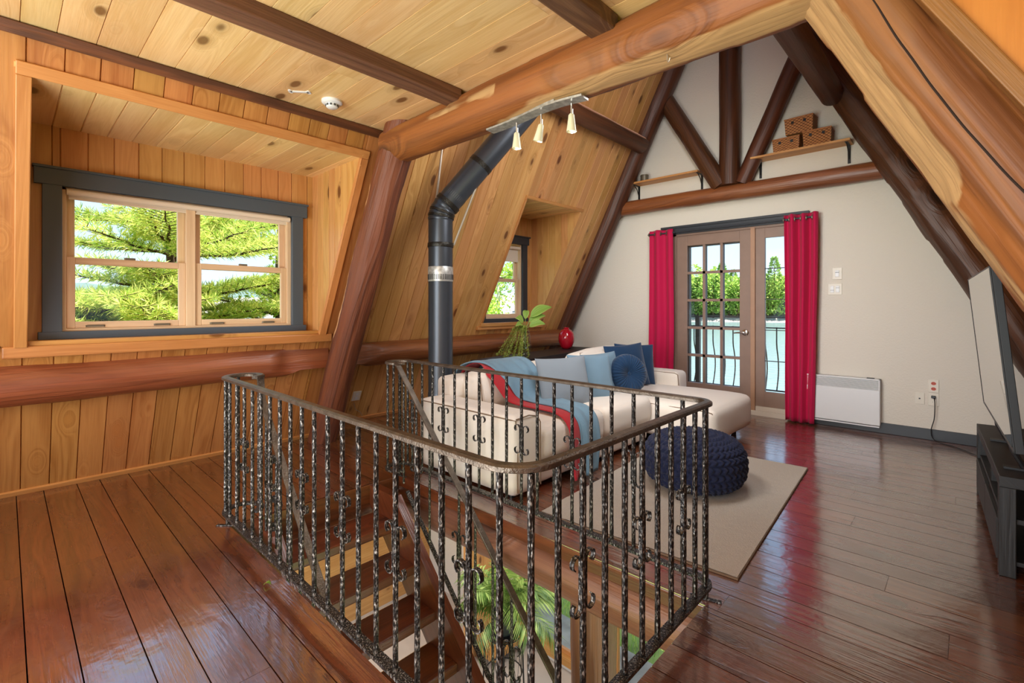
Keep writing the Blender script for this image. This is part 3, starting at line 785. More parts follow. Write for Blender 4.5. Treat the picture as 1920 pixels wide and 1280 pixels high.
# ================================================================== STAIR RAILING
ZT, ZB = .815, .09
RX0, RX1, RYF, RYB = -2.85, -.745, .815, 1.965
def arc(cx, cy, r, a0, a1, n, z):
    return [V((cx+r*cos(math.radians(a0+(a1-a0)*k/n)), cy+r*sin(math.radians(a0+(a1-a0)*k/n)), z)) for k in range(n+1)]
def railpath(z):
    rr = .085
    p = arc(-2.875, RYF+rr, rr, 20, 270, 20, z)
    p += arc(RX1-.1, RYF+.1, .1, 270, 360, 10, z)
    p += arc(RX1-.06, RYB-.06, .06, 0, 90, 8, z)
    p += arc(-2.84, RYB-rr, rr, 90, 345, 20, z)
    # dense straight runs are not needed
    return p
R_ = thing('stair_guard_railing', 'hammered wrought iron railing with scrolls around the open stairwell', 'railing', (-1.8, 1.4, 0))
mb = MB(); mb.sweep(railpath(ZT), [(-.019, -.009), (.019, -.009), (.019, .004), (.011, .009), (-.011, .009), (-.019, .004)])
mb.build('top_rail', iron_top, R_, bevel=.0015)['label'] = 'brown steel handrail bar with rounded corners'
mb = MB(); mb.sweep(railpath(ZB), [(-.017, -.006), (.017, -.006), (.017, .006), (-.017, .006)])
mb.build('bottom_rail', iron, R_)
def baluster_mesh(seed, w=.0068, z0=ZB+.004, z1=ZT-.008):
    rs_ = random.Random(seed); mb = MB(); n = 26; rows = []
    for j in range(n+1):
        z = z0+(z1-z0)*j/n; row = []
        tw = .12*sin(j*.55+seed)
        for i in range(8):
            a = PI/8+2*PI*i/8
            k = w*1.22*(1+rs_.uniform(-.05, .05))*(1.12 if i % 2 == 0 else 1.0)
            row.append((k*cos(a+tw), k*sin(a+tw), z))
        rows.append(row)
    mb.grid(rows, closed_u=True)
    return mb
def scroll_mesh(s, zc=.462):
    mb = MB(); p = []
    h = .058
    def hook(sg):
        q = []
        for k in range(22):
            a = 180-k*(235/21); r_ = .021 if k < 12 else .021-.006*(k-12)/9
            q.append(V((s*(.031+r_*cos(math.radians(a))), 0, zc+sg*(h+r_*sin(math.radians(a))))))
        return q
    top = hook(1); bot = hook(-1)
    path = bot[::-1]+[V((s*.0102, 0, zc-h*.6)), V((s*.0098, 0, zc)), V((s*.0102, 0, zc+h*.6))]+top
    mb.sweep(path, [(-.0016, -.0065), (.0016, -.0065), (.0016, .0065), (-.0016, .0065)], up=V((0, 1, 0)))
    return mb
protos = [baluster_mesh(k).build('baluster', iron, R_) for k in range(3)]
ps = baluster_mesh(9).build('baluster', iron, R_)
for s in (-1, 1): scroll_mesh(s).build('scroll', iron, ps)
base = WP[R_.name]
used = set()
def place_b(x, y, rot, scr, k):
    pr_ = ps if scr else protos[k % 3]
    z = WP[pr_.name].z-base.z if pr_.name in WP else 0
    if pr_.name not in used: o = pr_; used.add(pr_.name)
    else: o = dup(pr_, parent=R_)
    o.location = (x-base.x, y-base.y, ZB+.004); o.rotation_euler = (0, 0, rot)
k = 0
fx = [-.812-.1112*i for i in range(19)]
for i, x in enumerate(fx): place_b(x, RYF, 0, (i-1) % 3 == 0, k); k += 1
ry = [.853, .956, 1.064, 1.172, 1.281, 1.388, 1.492, 1.593, 1.696, 1.795, 1.89]
for i, y in enumerate(ry): place_b(RX1, y, PI/2, i % 3 == 2, k); k += 1
bx = [-.868-.1148*i for i in range(18)]
for i, x in enumerate(bx): place_b(x, RYB, 0, i % 3 == 2, k); k += 1
for (cx, cy) in ((-2.875, RYF+.085), (-2.84, RYB-.085)):
    for a_ in (100, 180, 250) if cy < 1.5 else (110, 180, 240):
        place_b(cx+.085*cos(math.radians(a_)), cy+.085*sin(math.radians(a_)), 0, False, k); k += 1
mb = MB()   # thicker posts at the two open ends and at the far corner
def foot(x, y, ang):
    mb = MB(); mb.box((x-.009, y-.009, 0), (x+.009, y+.009, ZT-.01))
    M = Matrix.Translation((x, y, 0)) @ Matrix.Rotation(ang, 4, 'Z'); mb.box((-.06, -.01, 0), (.06, .01, .006), M)
    mb.build('foot_post', iron, R_, bevel=.002)
foot(-2.875-.06, RYF+.025, .75); foot(-.775, 1.975, .3); foot(-2.84-.075, RYB-.04, .2)

def handrail(y, x0, zfun, side, label):
    t = thing('stair_handrail', label, 'handrail', (x0, y, -1), group=None)
    mb = MB(); x1 = -.55
    path = [V((x0-.03, y, ZT)), V((x0, y, zfun(x0))), V((x1, y, zfun(x1)))]
    mb.sweep(path, [(-.018, -.006), (.018, -.006), (.018, .006), (-.018, .006)], up=V((.7, 0, .7))); mb.build('rail_bar', iron_top, t, bevel=.002)
    mb = MB(); f2 = lambda x: zfun(x)-.70
    mb.sweep([V((x0+.1, y, f2(x0+.1))), V((x1, y, f2(x1)))], [(-.012, -.006), (.012, -.006), (.012, .006), (-.012, .006)], up=V((.7, 0, .7))); mb.build('lower_bar', iron, t)
    n = 16
    for i in range(n):
        x = x0+.06+(x1-x0-.1)*i/(n-1)
        b = baluster_mesh(i, .0062, max(f2(x), -9), zfun(x)-.004)
        b.v = [p+V((x, y, 0)) for p in [V(q) for q in b.v]]
        bo = b.build('baluster', iron, t)
        if i % 3 == 1:
            for s in (-1, 1):
                m2 = scroll_mesh(s, 0); m2.v = [V(p)*1.15+V((x, y, zfun(x)-.36)) for p in m2.v]; m2.build('scroll', iron, bo)
handrail(1.80, -2.74, lambda x: .151-1.04*(x+2.114), 1, 'sloping iron stair handrail on the sofa side of the stairwell')
handrail(.97, -2.80, lambda x: .82-1.03*(x+2.93), -1, 'sloping iron stair handrail on the side nearer the large window')

# ---- staircase
ST = thing('staircase', 'open red-brown timber staircase descending through the floor opening', 'stairs', (-1.6, 1.35, -2.75))
zs = lambda x: -.275-1.0*(x+2.363)
for y in (.985, 1.725):
    mb = MB(); r = (random.random(), .3); th = .028
    xa, xb = -2.93, -.05
    pts = [(-2.64, -.008), (-2.93, -.008), (-2.93, zs(-2.93)-.36), (xb-.25, -2.73), (xb, -2.73), (xb, zs(xb))]
    pts = [(-2.638, -.008), (-.02, zs(-.02)), (-.02, -2.74), (-.30, -2.74), (-2.93, -.135), (-2.93, -.008)]
    for sgn in (0, 1):
        q = [(x, y+(th if sgn else -th), z) for x, z in pts]; uvs = [(x*.7+z*.7, x*.7-z*.7) for x, z in pts]
        if not sgn: mb.quad(q, uvs, r)
        else: mb.quad(q[::-1], uvs[::-1], r)
    for i in range(len(pts)):
        (xa_, za_), (xb_, zb_) = pts[i], pts[(i+1) % len(pts)]
        mb.quad([(xa_, y-th, za_), (xa_, y+th, za_), (xb_, y+th, zb_), (xb_, y-th, zb_)], [(0, 0), (.05, 0), (.05, 2), (0, 2)], r)
    mb.build('stringer', stair_w, ST)
for i in range(13):
    xn = -2.60+.195*i; zn = -.16-.195*i
    mb = MB(); mb.box((xn-.25, 1.012, zn-.055), (xn, 1.70, zn)); mb.build('tread', stair_w, ST, bevel=.008)

# ================================================================== LOWER STOREY SEEN THROUGH THE OPENING
ZL = -2.75
mb = MB(); mb.box((-6.2, -2.5, ZL-.1), (2, 4.3, ZL)); struct(mb.build('floor_lower', tilem))
mb = MB(); mb.box((-5.7, -2.5, ZL), (-5.6, 4.3, -.06)); struct(mb.build('wall_lower_left', pine_in))
mb = MB()
LW = [(-3.78, -2.74), (-2.60, -1.55), (-1.40, -.3)]; yl = 4.2
mb.box((-5.7, yl, ZL), (-3.78, yl+.1, -.06)); mb.box((-3.78, yl, -.75), (2, yl+.1, -.06)); mb.box((-3.78, yl, ZL), (2, yl+.1, -2.62))
for a_, b_ in ((-2.74, -2.60), (-1.55, -1.40), (-.3, 2)): mb.box((a_, yl, -2.62), (b_, yl+.1, -.75))
struct(mb.build('wall_lower_back', plaster))
for k, (a_, b_) in enumerate(LW):
    W = thing('window_%d' % (k+3), 'x', 'x', ((a_+b_)/2, yl, -2.6)); del W['label']; del W['category']; W['kind'] = 'structure'
    mb = MB()
    mb.box((a_-.09, yl-.03, -2.68), (a_+.01, yl, -.7)); mb.box((b_-.01, yl-.03, -2.68), (b_+.05, yl, -.7)); mb.box((a_-.09, yl-.05, -2.68), (b_+.05, yl+.02, -2.6)); mb.box((a_-.09, yl-.03, -.76), (b_+.05, yl, -.68))
    mb.build('casing', trim_w, W, bevel=.004)
    mb = MB()
    for (z0, z1) in ((-2.6, -1.84), (-1.86, -.76)):
        mb.box((a_+.01, yl+.01, z0), (a_+.075, yl+.05, z1)); mb.box((b_-.075, yl+.01, z0), (b_-.01, yl+.05, z1)); mb.box((a_+.02, yl+.01, z0), (b_-.02, yl+.05, z0+.05)); mb.box((a_+.02, yl+.01, z1-.05), (b_-.02, yl+.05, z1))
    fr = mb.build('sash', trim_w, W, bevel=.003)
    mb = MB(); mb.box((a_+.05, yl+.028, -2.58), (b_-.05, yl+.033, -.78)); mb.build('pane', glass, fr)
mb = MB()
boards(mb, (-4.02, 0, 0), (0, 1, 0), (0, 0, 1), (1, 0, 0), 3.55, 4.2, .11, lambda a, b: [((ZL, ZL), (-.06, -.06))]); mb.box((-4.05, 3.5, ZL), (-3.97, 3.57, -.06)); struct(mb.build('wall_lower_return', pine_in))
mb = MB(); mb.box((-4.0, 3.62, -2.66), (-3.7, 4.18, -2.60)); struct(mb.build('trim_9', trim_w, bevel=.006))
logthing('log_floor_beam', 'smooth amber log carrying the floor edge below the stairwell', lowlog, (-3.3, 2.03, -.185), (-.55, 2.03, -.185), .125, .125, seed=41, amp=.06, n=26)
logthing('log_floor_beam', 'pale log beneath the top stair tread at the left end of the opening', lowpale, (-3.32, .2, -.45), (-3.32, 2.9, -.45), .13, .13, seed=43, amp=.06, n=24)
mb = MB(); hewn(mb, (-1.40, 2.10, ZL), (-1.40, 2.10, -.27), .125, .12, seed=45, amp=.06, n=24, flats=(((.3, -1, 0), .10, .6, 1), ((1, .1, 0), .10, .6, 1), ((-1, -.2, 0), .1, .6, 1)))
tag(mb.build('log_post', lowlog, smooth=True, ang=45), 'thick brown log post under the floor beam, seen through the railing', 'post')
mb = MB(); hewn(mb, (-1.24, 2.10, -1.0), (-.86, 2.08, -.3), .08, .08, seed=47, amp=.05, n=16)
tag(mb.build('log_brace', lowlog, smooth=True, ang=45), 'short slanting log brace on the lower log post', 'post')

# ---- palm on a wire stand downstairs
PX, PY, PZ = -2.92, 2.98, -1.62
t = thing('plant_stand', 'black wire plant stand under the palm on the lower floor', 'stand', (PX, PY, ZL))
mb = MB(); mb.tube(arc(PX, PY, .16, 0, 360, 28, PZ-.005), .006, 6); mb.tube(arc(PX, PY, .16, 0, 360, 28, PZ-.35), .006, 6); mb.build('hoop', blackp, t)
for i in range(4):
    a_ = PI/4+i*PI/2; mb = MB(); mb.tube([(PX+.16*cos(a_), PY+.16*sin(a_), PZ), (PX+.2*cos(a_), PY+.2*sin(a_), ZL+.002)], .008, 6); mb.build('leg', blackp, t)
mb = MB()
for i in range(12):
    a_ = i*PI/6
    for s in (1, -1): mb.tube([(PX+.16*cos(a_), PY+.16*sin(a_), PZ), (PX+.16*cos(a_+s*.5), PY+.16*sin(a_+s*.5), PZ-.35)], .002, 4)
mb.build('wire_mesh', blackp, t)
mb = MB(); mb.lathe([(0.001, PZ-.004), (.15, PZ-.004), (.152, PZ+.004), (.001, PZ+.004)], 24, c=(PX, PY, 0)); mb.build('tray', blackp, t)
t = thing('potted_palm', 'leafy green palm in a dark pot, seen through the stair railing', 'plant', (PX, PY, PZ+.005))
mb = MB(); mb.lathe([(.001, .005), (.085, .005), (.12, .2), (.128, .2), (.128, .22), (.11, .22), (.105, .18), (.001, .18)], 28, c=(PX, PY, PZ)); mb.build('pot', potm, t, smooth=True)
rp = random.Random(3)
for i in range(34):
    mb = MB(); az = i*2.4+rp.uniform(-.2, .2); el = rp.uniform(.35, 1.35); L = rp.uniform(.42, .7); pts = []
    for k in range(12):
        s = k/11; rr_ = L*s*cos(el)*(1-.1*s); zz = PZ+.18+L*s*sin(el)-.42*L*s*s*(1.5-el*.6)
        pts.append(V((PX+rr_*cos(az), PY+rr_*sin(az), zz)))
    mb.tube(pts, [.005-.0035*k/11 for k in range(12)], 4, r=(.6, 0))
    for k in range(2, 12):
        for s in (-1, 1):
            for off in (0, .5):
                if k == 11 and off: continue
                p = pts[k].lerp(pts[min(11, k+1)], off); d = (pts[min(11, k+1)]-pts[k-1]).normalized()
                sd = d.cross(V((0, 0, 1))).normalized()*s
                l = .2*(1-.5*abs(k/11-.5)); tip = p+d*l*.6+sd*l*.75+V((0, 0, -.05-rp.uniform(0, .05)))
                w_ = d*.007; mid = p.lerp(tip, .45)+V((0, 0, .012))
                mb.quad([p-w_, mid-w_*1.5, tip, mid+w_*1.5], r=(rp.random(), 0))
    mb.build('frond', leaf_p, t)

# ================================================================== SOFA
SF = thing('sectional_sofa', 'cream linen sectional sofa with chaise beyond the stair railing', 'sofa', (-2.3, 3.5, 0))
def soft(name, lo, hi, rad, mat=sofa_f, parent=SF, puff=(0, 0, 0), wob=.004, n=14, seed=1, M=None):
    mb = MB(); softbox(mb, lo, hi, rad, n, puff, wob, seed, M); return mb.build(name, mat, parent, smooth=True, weld=True, ang=0)
def piping(path, parent):
    mb = MB(); mb.tube(path, .0042, 6); o = mb.build('piping', piping_f, parent, smooth=True); o['label'] = 'brown piping along the seam'; return o
soft('base', (-2.98, 2.3, .035), (-2.03, 3.88, .22), .03)
arm = soft('arm', (-2.96, 2.115, .03), (-1.985, 2.375, .525), .045, wob=.006, seed=3)
piping([(-2.9, 2.122, .505), (-2.45, 2.12, .508), (-2.02, 2.121, .505), (-1.993, 2.14, .50), (-1.987, 2.15, .3), (-1.987, 2.15, .06)], arm)
piping([(-1.99, 2.14, .508), (-1.982, 2.25, .52), (-1.99, 2.34, .50), (-1.984, 2.362, .46), (-1.984, 2.365, .3), (-1.984, 2.366, .06)], arm)
arm2 = soft('arm', (-2.96, 4.77, .03), (-2.16, 5.02, .52), .05, seed=4)
piping([(-2.9, 4.785, .505), (-2.2, 4.785, .505), (-2.168, 4.79, .49), (-2.160, 4.795, .38)], arm2)
soft('back_frame', (-3.03, 2.33, .03), (-2.80, 5.0, .655), .05, puff=(.01, 0, .01), seed=5)
for i, (y0, y1) in enumerate(((2.42, 3.72), (3.73, 4.78))):
    Mr = Matrix.Translation((-2.72, 0, .42)) @ Matrix.Rotation(-.16, 4, 'Y') @ Matrix.Translation((2.72, 0, -.42))
    zt_ = (.70, .755)[i]
    bc = soft('back_cushion', (-2.83, y0, .40), (-2.585, y1, zt_), .085, puff=(.03, 0, .025), wob=.012, seed=6+i, M=Mr)
    piping([Mr @ V((-2.60, y0+.02, .45)), Mr @ V((-2.60, y0+.02, zt_-.06)), Mr @ V((-2.63, y0+.05, zt_-.015)), Mr @ V((-2.63, y1-.05, zt_-.01)), Mr @ V((-2.60, y1-.02, zt_-.06)), Mr @ V((-2.60, y1-.02, .45))], bc)
soft('seat_cushion', (-2.75, 2.378, .19), (-1.985, 3.14, .42), .06, puff=(.012, 0, .018), seed=8)
soft('seat_cushion', (-2.75, 3.145, .19), (-1.985, 3.885, .42), .06, puff=(.012, 0, .018), seed=9)
ch = soft('chaise', (-2.75, 3.89, .07), (-1.46, 4.86, .375), .07, puff=(.012, .006, .02), wob=.006, seed=10, n=18)
piping([(-2.05, 3.905, .345), (-1.53, 3.902, .345), (-1.485, 3.91, .335), (-1.478, 3.93, .31), (-1.470, 3.93, .12)], ch)
for x, y in ((-2.9, 2.2), (-2.08, 2.2), (-1.6, 4.0), (-1.6, 4.75), (-2.9, 4.9)):
    mb = MB(); mb.lathe([(.022, 0), (.028, .085)], 14, c=(x, y, .001)); mb.build('foot', blackp, SF)

def pillow_mesh(w, h, th, M, seed=0, n=18, pinch=.06):
    mb = MB()
    for sg in (1, -1):
        rows = []
        for j in range(n+1):
            row = []
            for i in range(n+1):
                u = sin((i/n*2-1)*PI/2); v = sin((j/n*2-1)*PI/2)
                k = max(0., (1-u*u)*(1-v*v))**.42
                x = u*w/2*(1-pinch*(1-v*v)); y = v*h/2*(1-pinch*(1-u*u))
                z = sg*th/2*k
                nn = mnoise.noise(V((u*2.3+seed, v*2.3, sg*3+seed*2)))*.012*k
                row.append(M @ V((x, y, z+nn*1.)))
            rows.append(row)
        mb.grid(rows, flip=(sg < 0))
    return mb
def lean(pos, yaw, tilt, roll=0):
    # local Z = face normal; faces +X, leaning back by tilt, turned by yaw
    return Matrix.Translation(pos) @ Matrix.Rotation(yaw, 4, 'Z') @ Matrix.Rotation(PI/2-tilt, 4, 'Y') @ Matrix.Rotation(PI/2+roll, 4, 'Z')
def sq_pillow(name, pos, yaw, tilt, w, h, th, mat, label, seed, roll=0, group=None):
    mb = pillow_mesh(w, h, th, lean(pos, yaw, tilt, roll), seed); o = mb.build(name, mat, smooth=True, weld=True, ang=0); tag(o, label, 'pillow', group); return o
sq_pillow('throw_pillow', (-2.36, 3.11, .585), -.42, .32, .46, .42, .15, pil_grey, 'large grey-blue square pillow, nearest to the throw blanket', 1, .02)
sq_pillow('throw_pillow', (-2.34, 3.46, .59), -.42, .30, .42, .40, .14, pil_blue, 'pale blue square pillow, second along from the throw blanket', 2, -.03)
sq_pillow('throw_pillow', (-2.41, 3.74, .59), -.35, .3, .40, .38, .12, pil_blue, 'pale blue square pillow half hidden behind the round navy one', 3, .05)
sq_pillow('velvet_pillow', (-2.50, 4.34, .60), -.45, .28, .46, .44, .14, velvet, 'navy velvet square pillow standing behind the round pleated one', 4, .06)
sq_pillow('velvet_pillow', (-2.50, 4.50, .60), -.6, .2, .44, .42, .13, velvet, 'navy velvet square pillow farthest back, by the chaise arm', 5, -.04)
# round pleated pillow
Mp = lean((-2.27, 3.95, .575), -.5, .22)
mb = MB(); rows = []; n = 144; prof = [(1., 0), (.985, .022), (.94, .045), (.85, .062), (.7, .072), (.5, .07), (.32, .058), (.16, .04), (.05, .03), (.003, .03)]
full = [(r_, -z) for r_, z in prof[::-1]]+prof[1:]
for r_, z in full:
    row = []
    for i in range(n):
        a_ = 2*PI*i/n; pl = abs(sin(a_*18+mnoise.noise(V((cos(a_)*2, sin(a_)*2, 0)))*2))
        amp = .015*min(1, r_*3)*min(1, (1-r_)*6+.25)
        row.append(Mp @ V((.185*r_*cos(a_), .185*r_*sin(a_), z+math.copysign(amp, z or 1)*(pl-.5))))
    rows.append(row)
mb.grid(rows, closed_u=True)
o = mb.build('round_pillow', velvet, smooth=True, ang=0); tag(o, 'round navy velvet pillow with pleats running to its centre', 'pillow')
mb = MB(); mb.lathe([(.001, .022), (.018, .025), (.02, .032), (.012, .039), (.001, .04)], 16, M=Mp); mb.build('button', velvet, o, smooth=True)

# throw blanket laid over back, seat and down to the floor
def drape(path, y0f, y1f, ny, name, mat, parent, off, seed):
    # arc-length resample
    P = [V((x, 0, z)) for x, z in path]; Q = []
    for i in range(len(P)-1):
        m_ = max(2, int((P[i+1]-P[i]).length/.025))
        for k in range(m_): Q.append(P[i].lerp(P[i+1], k/m_))
    Q.append(P[-1])
    for _ in range(6): Q = [Q[0]]+[(Q[i-1]+Q[i]*2+Q[i+1])/4 for i in range(1, len(Q)-1)]+[Q[-1]]
    rows = []; N = len(Q)
    for j, q in enumerate(Q):
        a_ = Q[max(0, j-1)]; b_ = Q[min(N-1, j+1)]; t_ = (b_-a_).normalized(); nr = V((-t_.z, 0, t_.x))
        if nr.x < 0 and nr.z < 0: nr = -nr
        s = j/(N-1); row = []
        for i in range(ny+1):
            y = y0f(s)+(y1f(s)-y0f(s))*i/ny
            wv = .006*sin(y*34+s*3+seed)+.008*mnoise.noise(V((y*6, s*7, seed)))
            hang = max(0, s-.72)*.12*sin((y-2.6)*40)
            row.append(q+V((0, y, 0))+nr*(off+abs(wv)*.9+max(0, hang)))
        rows.append(row)
    mb = MB(); mb.grid(rows); return mb.build(name, mat, parent, smooth=True, solid=.008, ang=0)
pth = [(-3.045, .55), (-3.045, .63), (-2.98, .70), (-2.86, .735), (-2.74, .735), (-2.64, .68), (-2.57, .60), (-2.53, .49), (-2.46, .447), (-2.2, .447), (-2.03, .442), (-1.975, .40), (-1.958, .3), (-1.955, .1), (-1.945, .025)]
TB = thing('throw_blanket', 'pale blue throw with a red border draped over the sofa', 'blanket', (-2.4, 2.85, .45))
drape(pth, lambda s: 2.54+.20*min(1, max(0, s-.2)/.3), lambda s: 3.12-.20*s, 26, 'blue_cloth', throw_b, TB, .024, 1)
drape(pth, lambda s: 2.60+.20*min(1, max(0, s-.2)/.3)-.175*min(1, max(0, s-.19)/.12), lambda s: 2.78, 10, 'red_border', throw_r, TB, .014, 2)

# ---- console table behind the sofa, with vases
Mt = Matrix.Translation((-3.62, 3.22, 0)) @ Matrix.Rotation(math.radians(7.5), 4, 'Z')
CT = thing('console_table', 'black console table between the sofa back and the planked wall', 'table', (-3.5, 4.2, 0))
def pbox(name, lo, hi, mat, parent, M=None, bevel=.003):
    mb = MB(); mb.box(lo, hi, M); return mb.build(name, mat, parent, bevel=bevel)
pbox('top', (0, 0, .61), (.42, 2.05, .66), blackwood, CT, Mt)
pbox('apron', (.02, .02, .50), (.40, 2.03, .612), blackwood, CT, Mt)
pbox('shelf', (.02, .02, .15), (.40, 2.03, .18), blackwood, CT, Mt)
for x in (.0, .36):
    for y in (0, 1.99): pbox('leg', (x, y, 0), (x+.06, y+.06, .612), blackwood, CT, Mt)
VX, VY = -3.52, 3.93
GV = thing('glass_vase', 'tall clear glass vase holding broad leaves on the black console', 'vase', (VX, VY, .661))
mb = MB(); mb.lathe([(.001, .661), (.05, .661), (.062, .70), (.066, .78), (.062, .87), (.05, .93), (.046, .945), (.042, .945), (.046, .93), (.057, .87), (.061, .78), (.056, .70), (.045, .672), (.001, .67)], 28, c=(VX, VY, 0)); mb.build('vessel', vglass, GV, smooth=True)
BQ = thing('leaf_bouquet', 'broad green striped leaves and ferny sprigs standing in the glass vase', 'plant', (VX, VY, .70))
def leafblade(name, base_, tip, w, droop, mat, seed, parent, nrm=V((.6, -.7, .5))):
    mb = MB(); rows = []; n = 14; base_, tip = V(base_), V(tip); ax = tip-base_
    sd = ax.cross(nrm).normalized(); un = sd.cross(ax).normalized()
    for k in range(n+1):
        s = k/n; c = base_+ax*s+V((0, 0, droop*sin(s*PI))); hw = w*(sin(PI*min(1, s**.8))**.75)*(1-.25*s)
        rows.append([c+sd*(hw*u)+un*(abs(u)*hw*.45+.004*cos(u*16)) for u in [x/6-1 for x in range(13)]])
    mb.grid(rows); 
    for q in range(len(mb.f)): mb.rn[q] = (.2+.8*(1 if (q % 12) in (0, 11) else .35+.3*((q % 2))), 0)
    o = mb.build(name, mat, parent, smooth=True, ang=0); return o
ctr = V((VX, VY, .95))
for i, (dx, dy, dz, w, sx) in enumerate(((.06, .30, .24, .062, .07), (.05, .22, .14, .056, .06), (.10, .16, .05, .05, .03), (-.02, -.10, .12, .04, .05), (.04, -.16, .04, .036, .02), (-.05, .08, .2, .04, .1))):
    st = ctr+V((dx*.25, dy*.25, dz*.55)); tip = ctr+V((dx, dy, dz))+V((dx, dy, 0))*.25
    mb = MB(); mb.tube([V((VX, VY, .70)), ctr+V((dx*.05, dy*.05, 0)), st], .003, 6); mb.build('stem', stemm, BQ, smooth=True)
    leafblade('leaf', st, tip, w, .03, leaf_h, i, BQ)
rp = random.Random(8)
for i in range(16):
    mb = MB(); az = rp.uniform(-2.9, -.6); L = rp.uniform(.2, .34); pts = []
    for k in range(14):
        s = k/13; rr_ = .045+L*.8*math.sqrt(s)*(.75+.25*s)-.045*(1-s); z = .945+.05*sin(min(1, s*2.2)*PI)-.30*s**1.5*min(1, L/.2)
        pts.append(V((VX+rr_*cos(az), VY+rr_*sin(az)*1.05, max(.668, z))))
    mb.tube(pts, .0016, 4, r=(.7, 0))
    for k in range(1, 14):
        for s in range(10):
            d = V((rp.uniform(-1, 1), rp.uniform(-1, 1), rp.uniform(-.6, .8))).normalized(); p = pts[k]; l = rp.uniform(.02, .042); sd = d.cross(V((.3, .2, 1))).normalized()*.0042
            mb.quad([p, p+d*l*.5+sd, p+d*l, p+d*l*.5-sd], r=(rp.random(), 0))
    mb.v = [V((p.x, p.y, max(p.z, .664))) for p in mb.v]
    mb.build('sprig', leaf_f, BQ)
RVX, RVY = -3.70, 4.92
mb = MB(); mb.lathe([(.001, .661), (.05, .661), (.075, .69), (.098, .745), (.104, .80), (.094, .855), (.068, .895), (.042, .908), (.036, .914), (.04, .928), (.036, .93), (.03, .915), (.001, .91)], 36, c=(RVX, RVY, 0))
tag(mb.build('ceramic_vase', redglaze, smooth=True, ang=60), 'glossy round red ceramic vase on the far end of the console', 'vase')

# ================================================================== RUG, POUF
ra = math.radians(3.7); Mr = Matrix.Translation((-.728, 2.205, 0)) @ Matrix.Rotation(ra, 4, 'Z')
RG = thing('area_rug', 'beige pile rug on the dark floor under the knitted pouf', 'rug', (-1.25, 3.1, 0))
mb = MB(); rows = []; nx, ny = 60, 90
for j in range(ny+1):
    row = []
    for i in range(nx+1):
        x = -1.06*i/nx; y = 1.86*j/ny
        row.append(Mr @ V((x, y, .0135+.0022*mnoise.noise(V((x*28, y*28, 0)))+.002*mnoise.noise(V((x*5, y*5, 3))))))
    rows.append(row)
mb.grid(rows, flip=True); mb.build('pile', rug_f, RG, smooth=True)
mb = MB(); mb.box((-1.062, -.004, .0015), (.004, 1.864, .0105), Mr); mb.build('binding', rug_b, RG)
PCX, PCY = -1.31, 3.15
mb = MB(); rows = []; n = 320; prof = []
for k in range(100):
    t_ = k/99
    a_ = -PI/2+PI*t_
    r_ = .322*(abs(cos(a_))**.55)*(1+.05*(1-t_)-.05*t_) if 0 < k < 99 else .002
    z = .175+.175*math.copysign(abs(sin(a_))**.8, sin(a_))
    prof.append((r_, z, t_))
acc = 0; prev = None
for r_, z, t_ in prof:
    if prev: acc += math.hypot(r_-prev[0], z-prev[1])
    prev = (r_, z); row = []
    band_ = acc/.047; q = band_ % 1
    for i in range(n):
        a_ = 2*PI*i/n
        N_ = 44
        ph = a_*N_/(2*PI)+(.5 if int(band_) % 2 else 0)+.55*abs(q-.5)*2
        rope = abs(sin(PI*ph)); edge = sin(PI*q)**.5
        d = .021*(rope**.7*edge-.6)*min(1, r_/.1)
        wob = 1+.03*mnoise.noise(V((cos(a_)*1.3, sin(a_)*1.3, z*4)))
        sl = V((cos(a_), sin(a_), 0))*(abs(r_)/.33)+V((0, 0, 1))*((z-.175)/.175)
        sl.normalize()
        p = V((PCX+r_*wob*cos(a_), PCY+r_*wob*sin(a_), .016+z))+sl*d
        p.z = max(p.z, .0165)
        row.append(p)
    rows.append(row)
mb.grid(rows, closed_u=True)
o = mb.build('knitted_pouf', knit, smooth=True, ang=0); tag(o, 'round navy chunky knit pouf standing on the beige rug', 'pouf')

# ================================================================== TV AND STAND
d1 = V((-.045, .999, 0)); dn = V((.999, .045, 0))
Mst = Matrix(((dn.x, d1.x, 0, .107), (dn.y, d1.y, 0, 3.05), (0, 0, 1, 0), (0, 0, 0, 1)))
TS = thing('tv_stand', 'black-brown low media bench below the television', 'media bench', (.3, 3.6, 0))
LW_, LL = .40, 1.26
pbox('top', (0, 0, .395), (LW_, LL, .445), blackwood, TS, Mst)
for x in (0., LW_-.055):
    for y in (0., LL-.055): pbox('leg', (x, y, 0), (x+.055, y+.055, .396), blackwood, TS, Mst)
pbox('shelf', (.012, .02, .235), (LW_-.012, LL-.02, .258), blackwood, TS, Mst)
pbox('base_panel', (.012, .02, .05), (LW_-.012, LL-.02, .07), blackwood, TS, Mst)
pbox('divider', (.02, LL/2-.012, .25), (LW_-.03, LL/2+.012, .396), blackwood, TS, Mst)
pbox('back_panel', (LW_-.02, .03, .05), (LW_-.01, LL-.03, .396), blackwood, TS, Mst)
for y0, y1 in ((.06, LL/2-.004), (LL/2+.004, LL-.06)): pbox('drawer_front', (-.004, y0, .052), (.014, y1, .236), blackwood, TS, Mst)
A = V((.0825, 4.207, .597)); B = V((.0098, 4.203, 1.3695)); upv = (B-A).normalized(); nrm = d1.cross(upv).normalized()
if nrm.x < 0: nrm = -nrm
Wt, Ht = 1.38, (B-A).length
Mtv = Matrix(((-d1.x, upv.x, nrm.x, A.x), (-d1.y, upv.y, nrm.y, A.y), (-d1.z, upv.z, nrm.z, A.z), (0, 0, 0, 1)))
TV = thing('television', 'large flat television seen edge-on above the black bench', 'television', (.1, 3.5, .45))
pbox('screen', (.006, .012, -.001), (Wt-.006, Ht-.006, .004), tvglass, TV, Mtv, bevel=0)
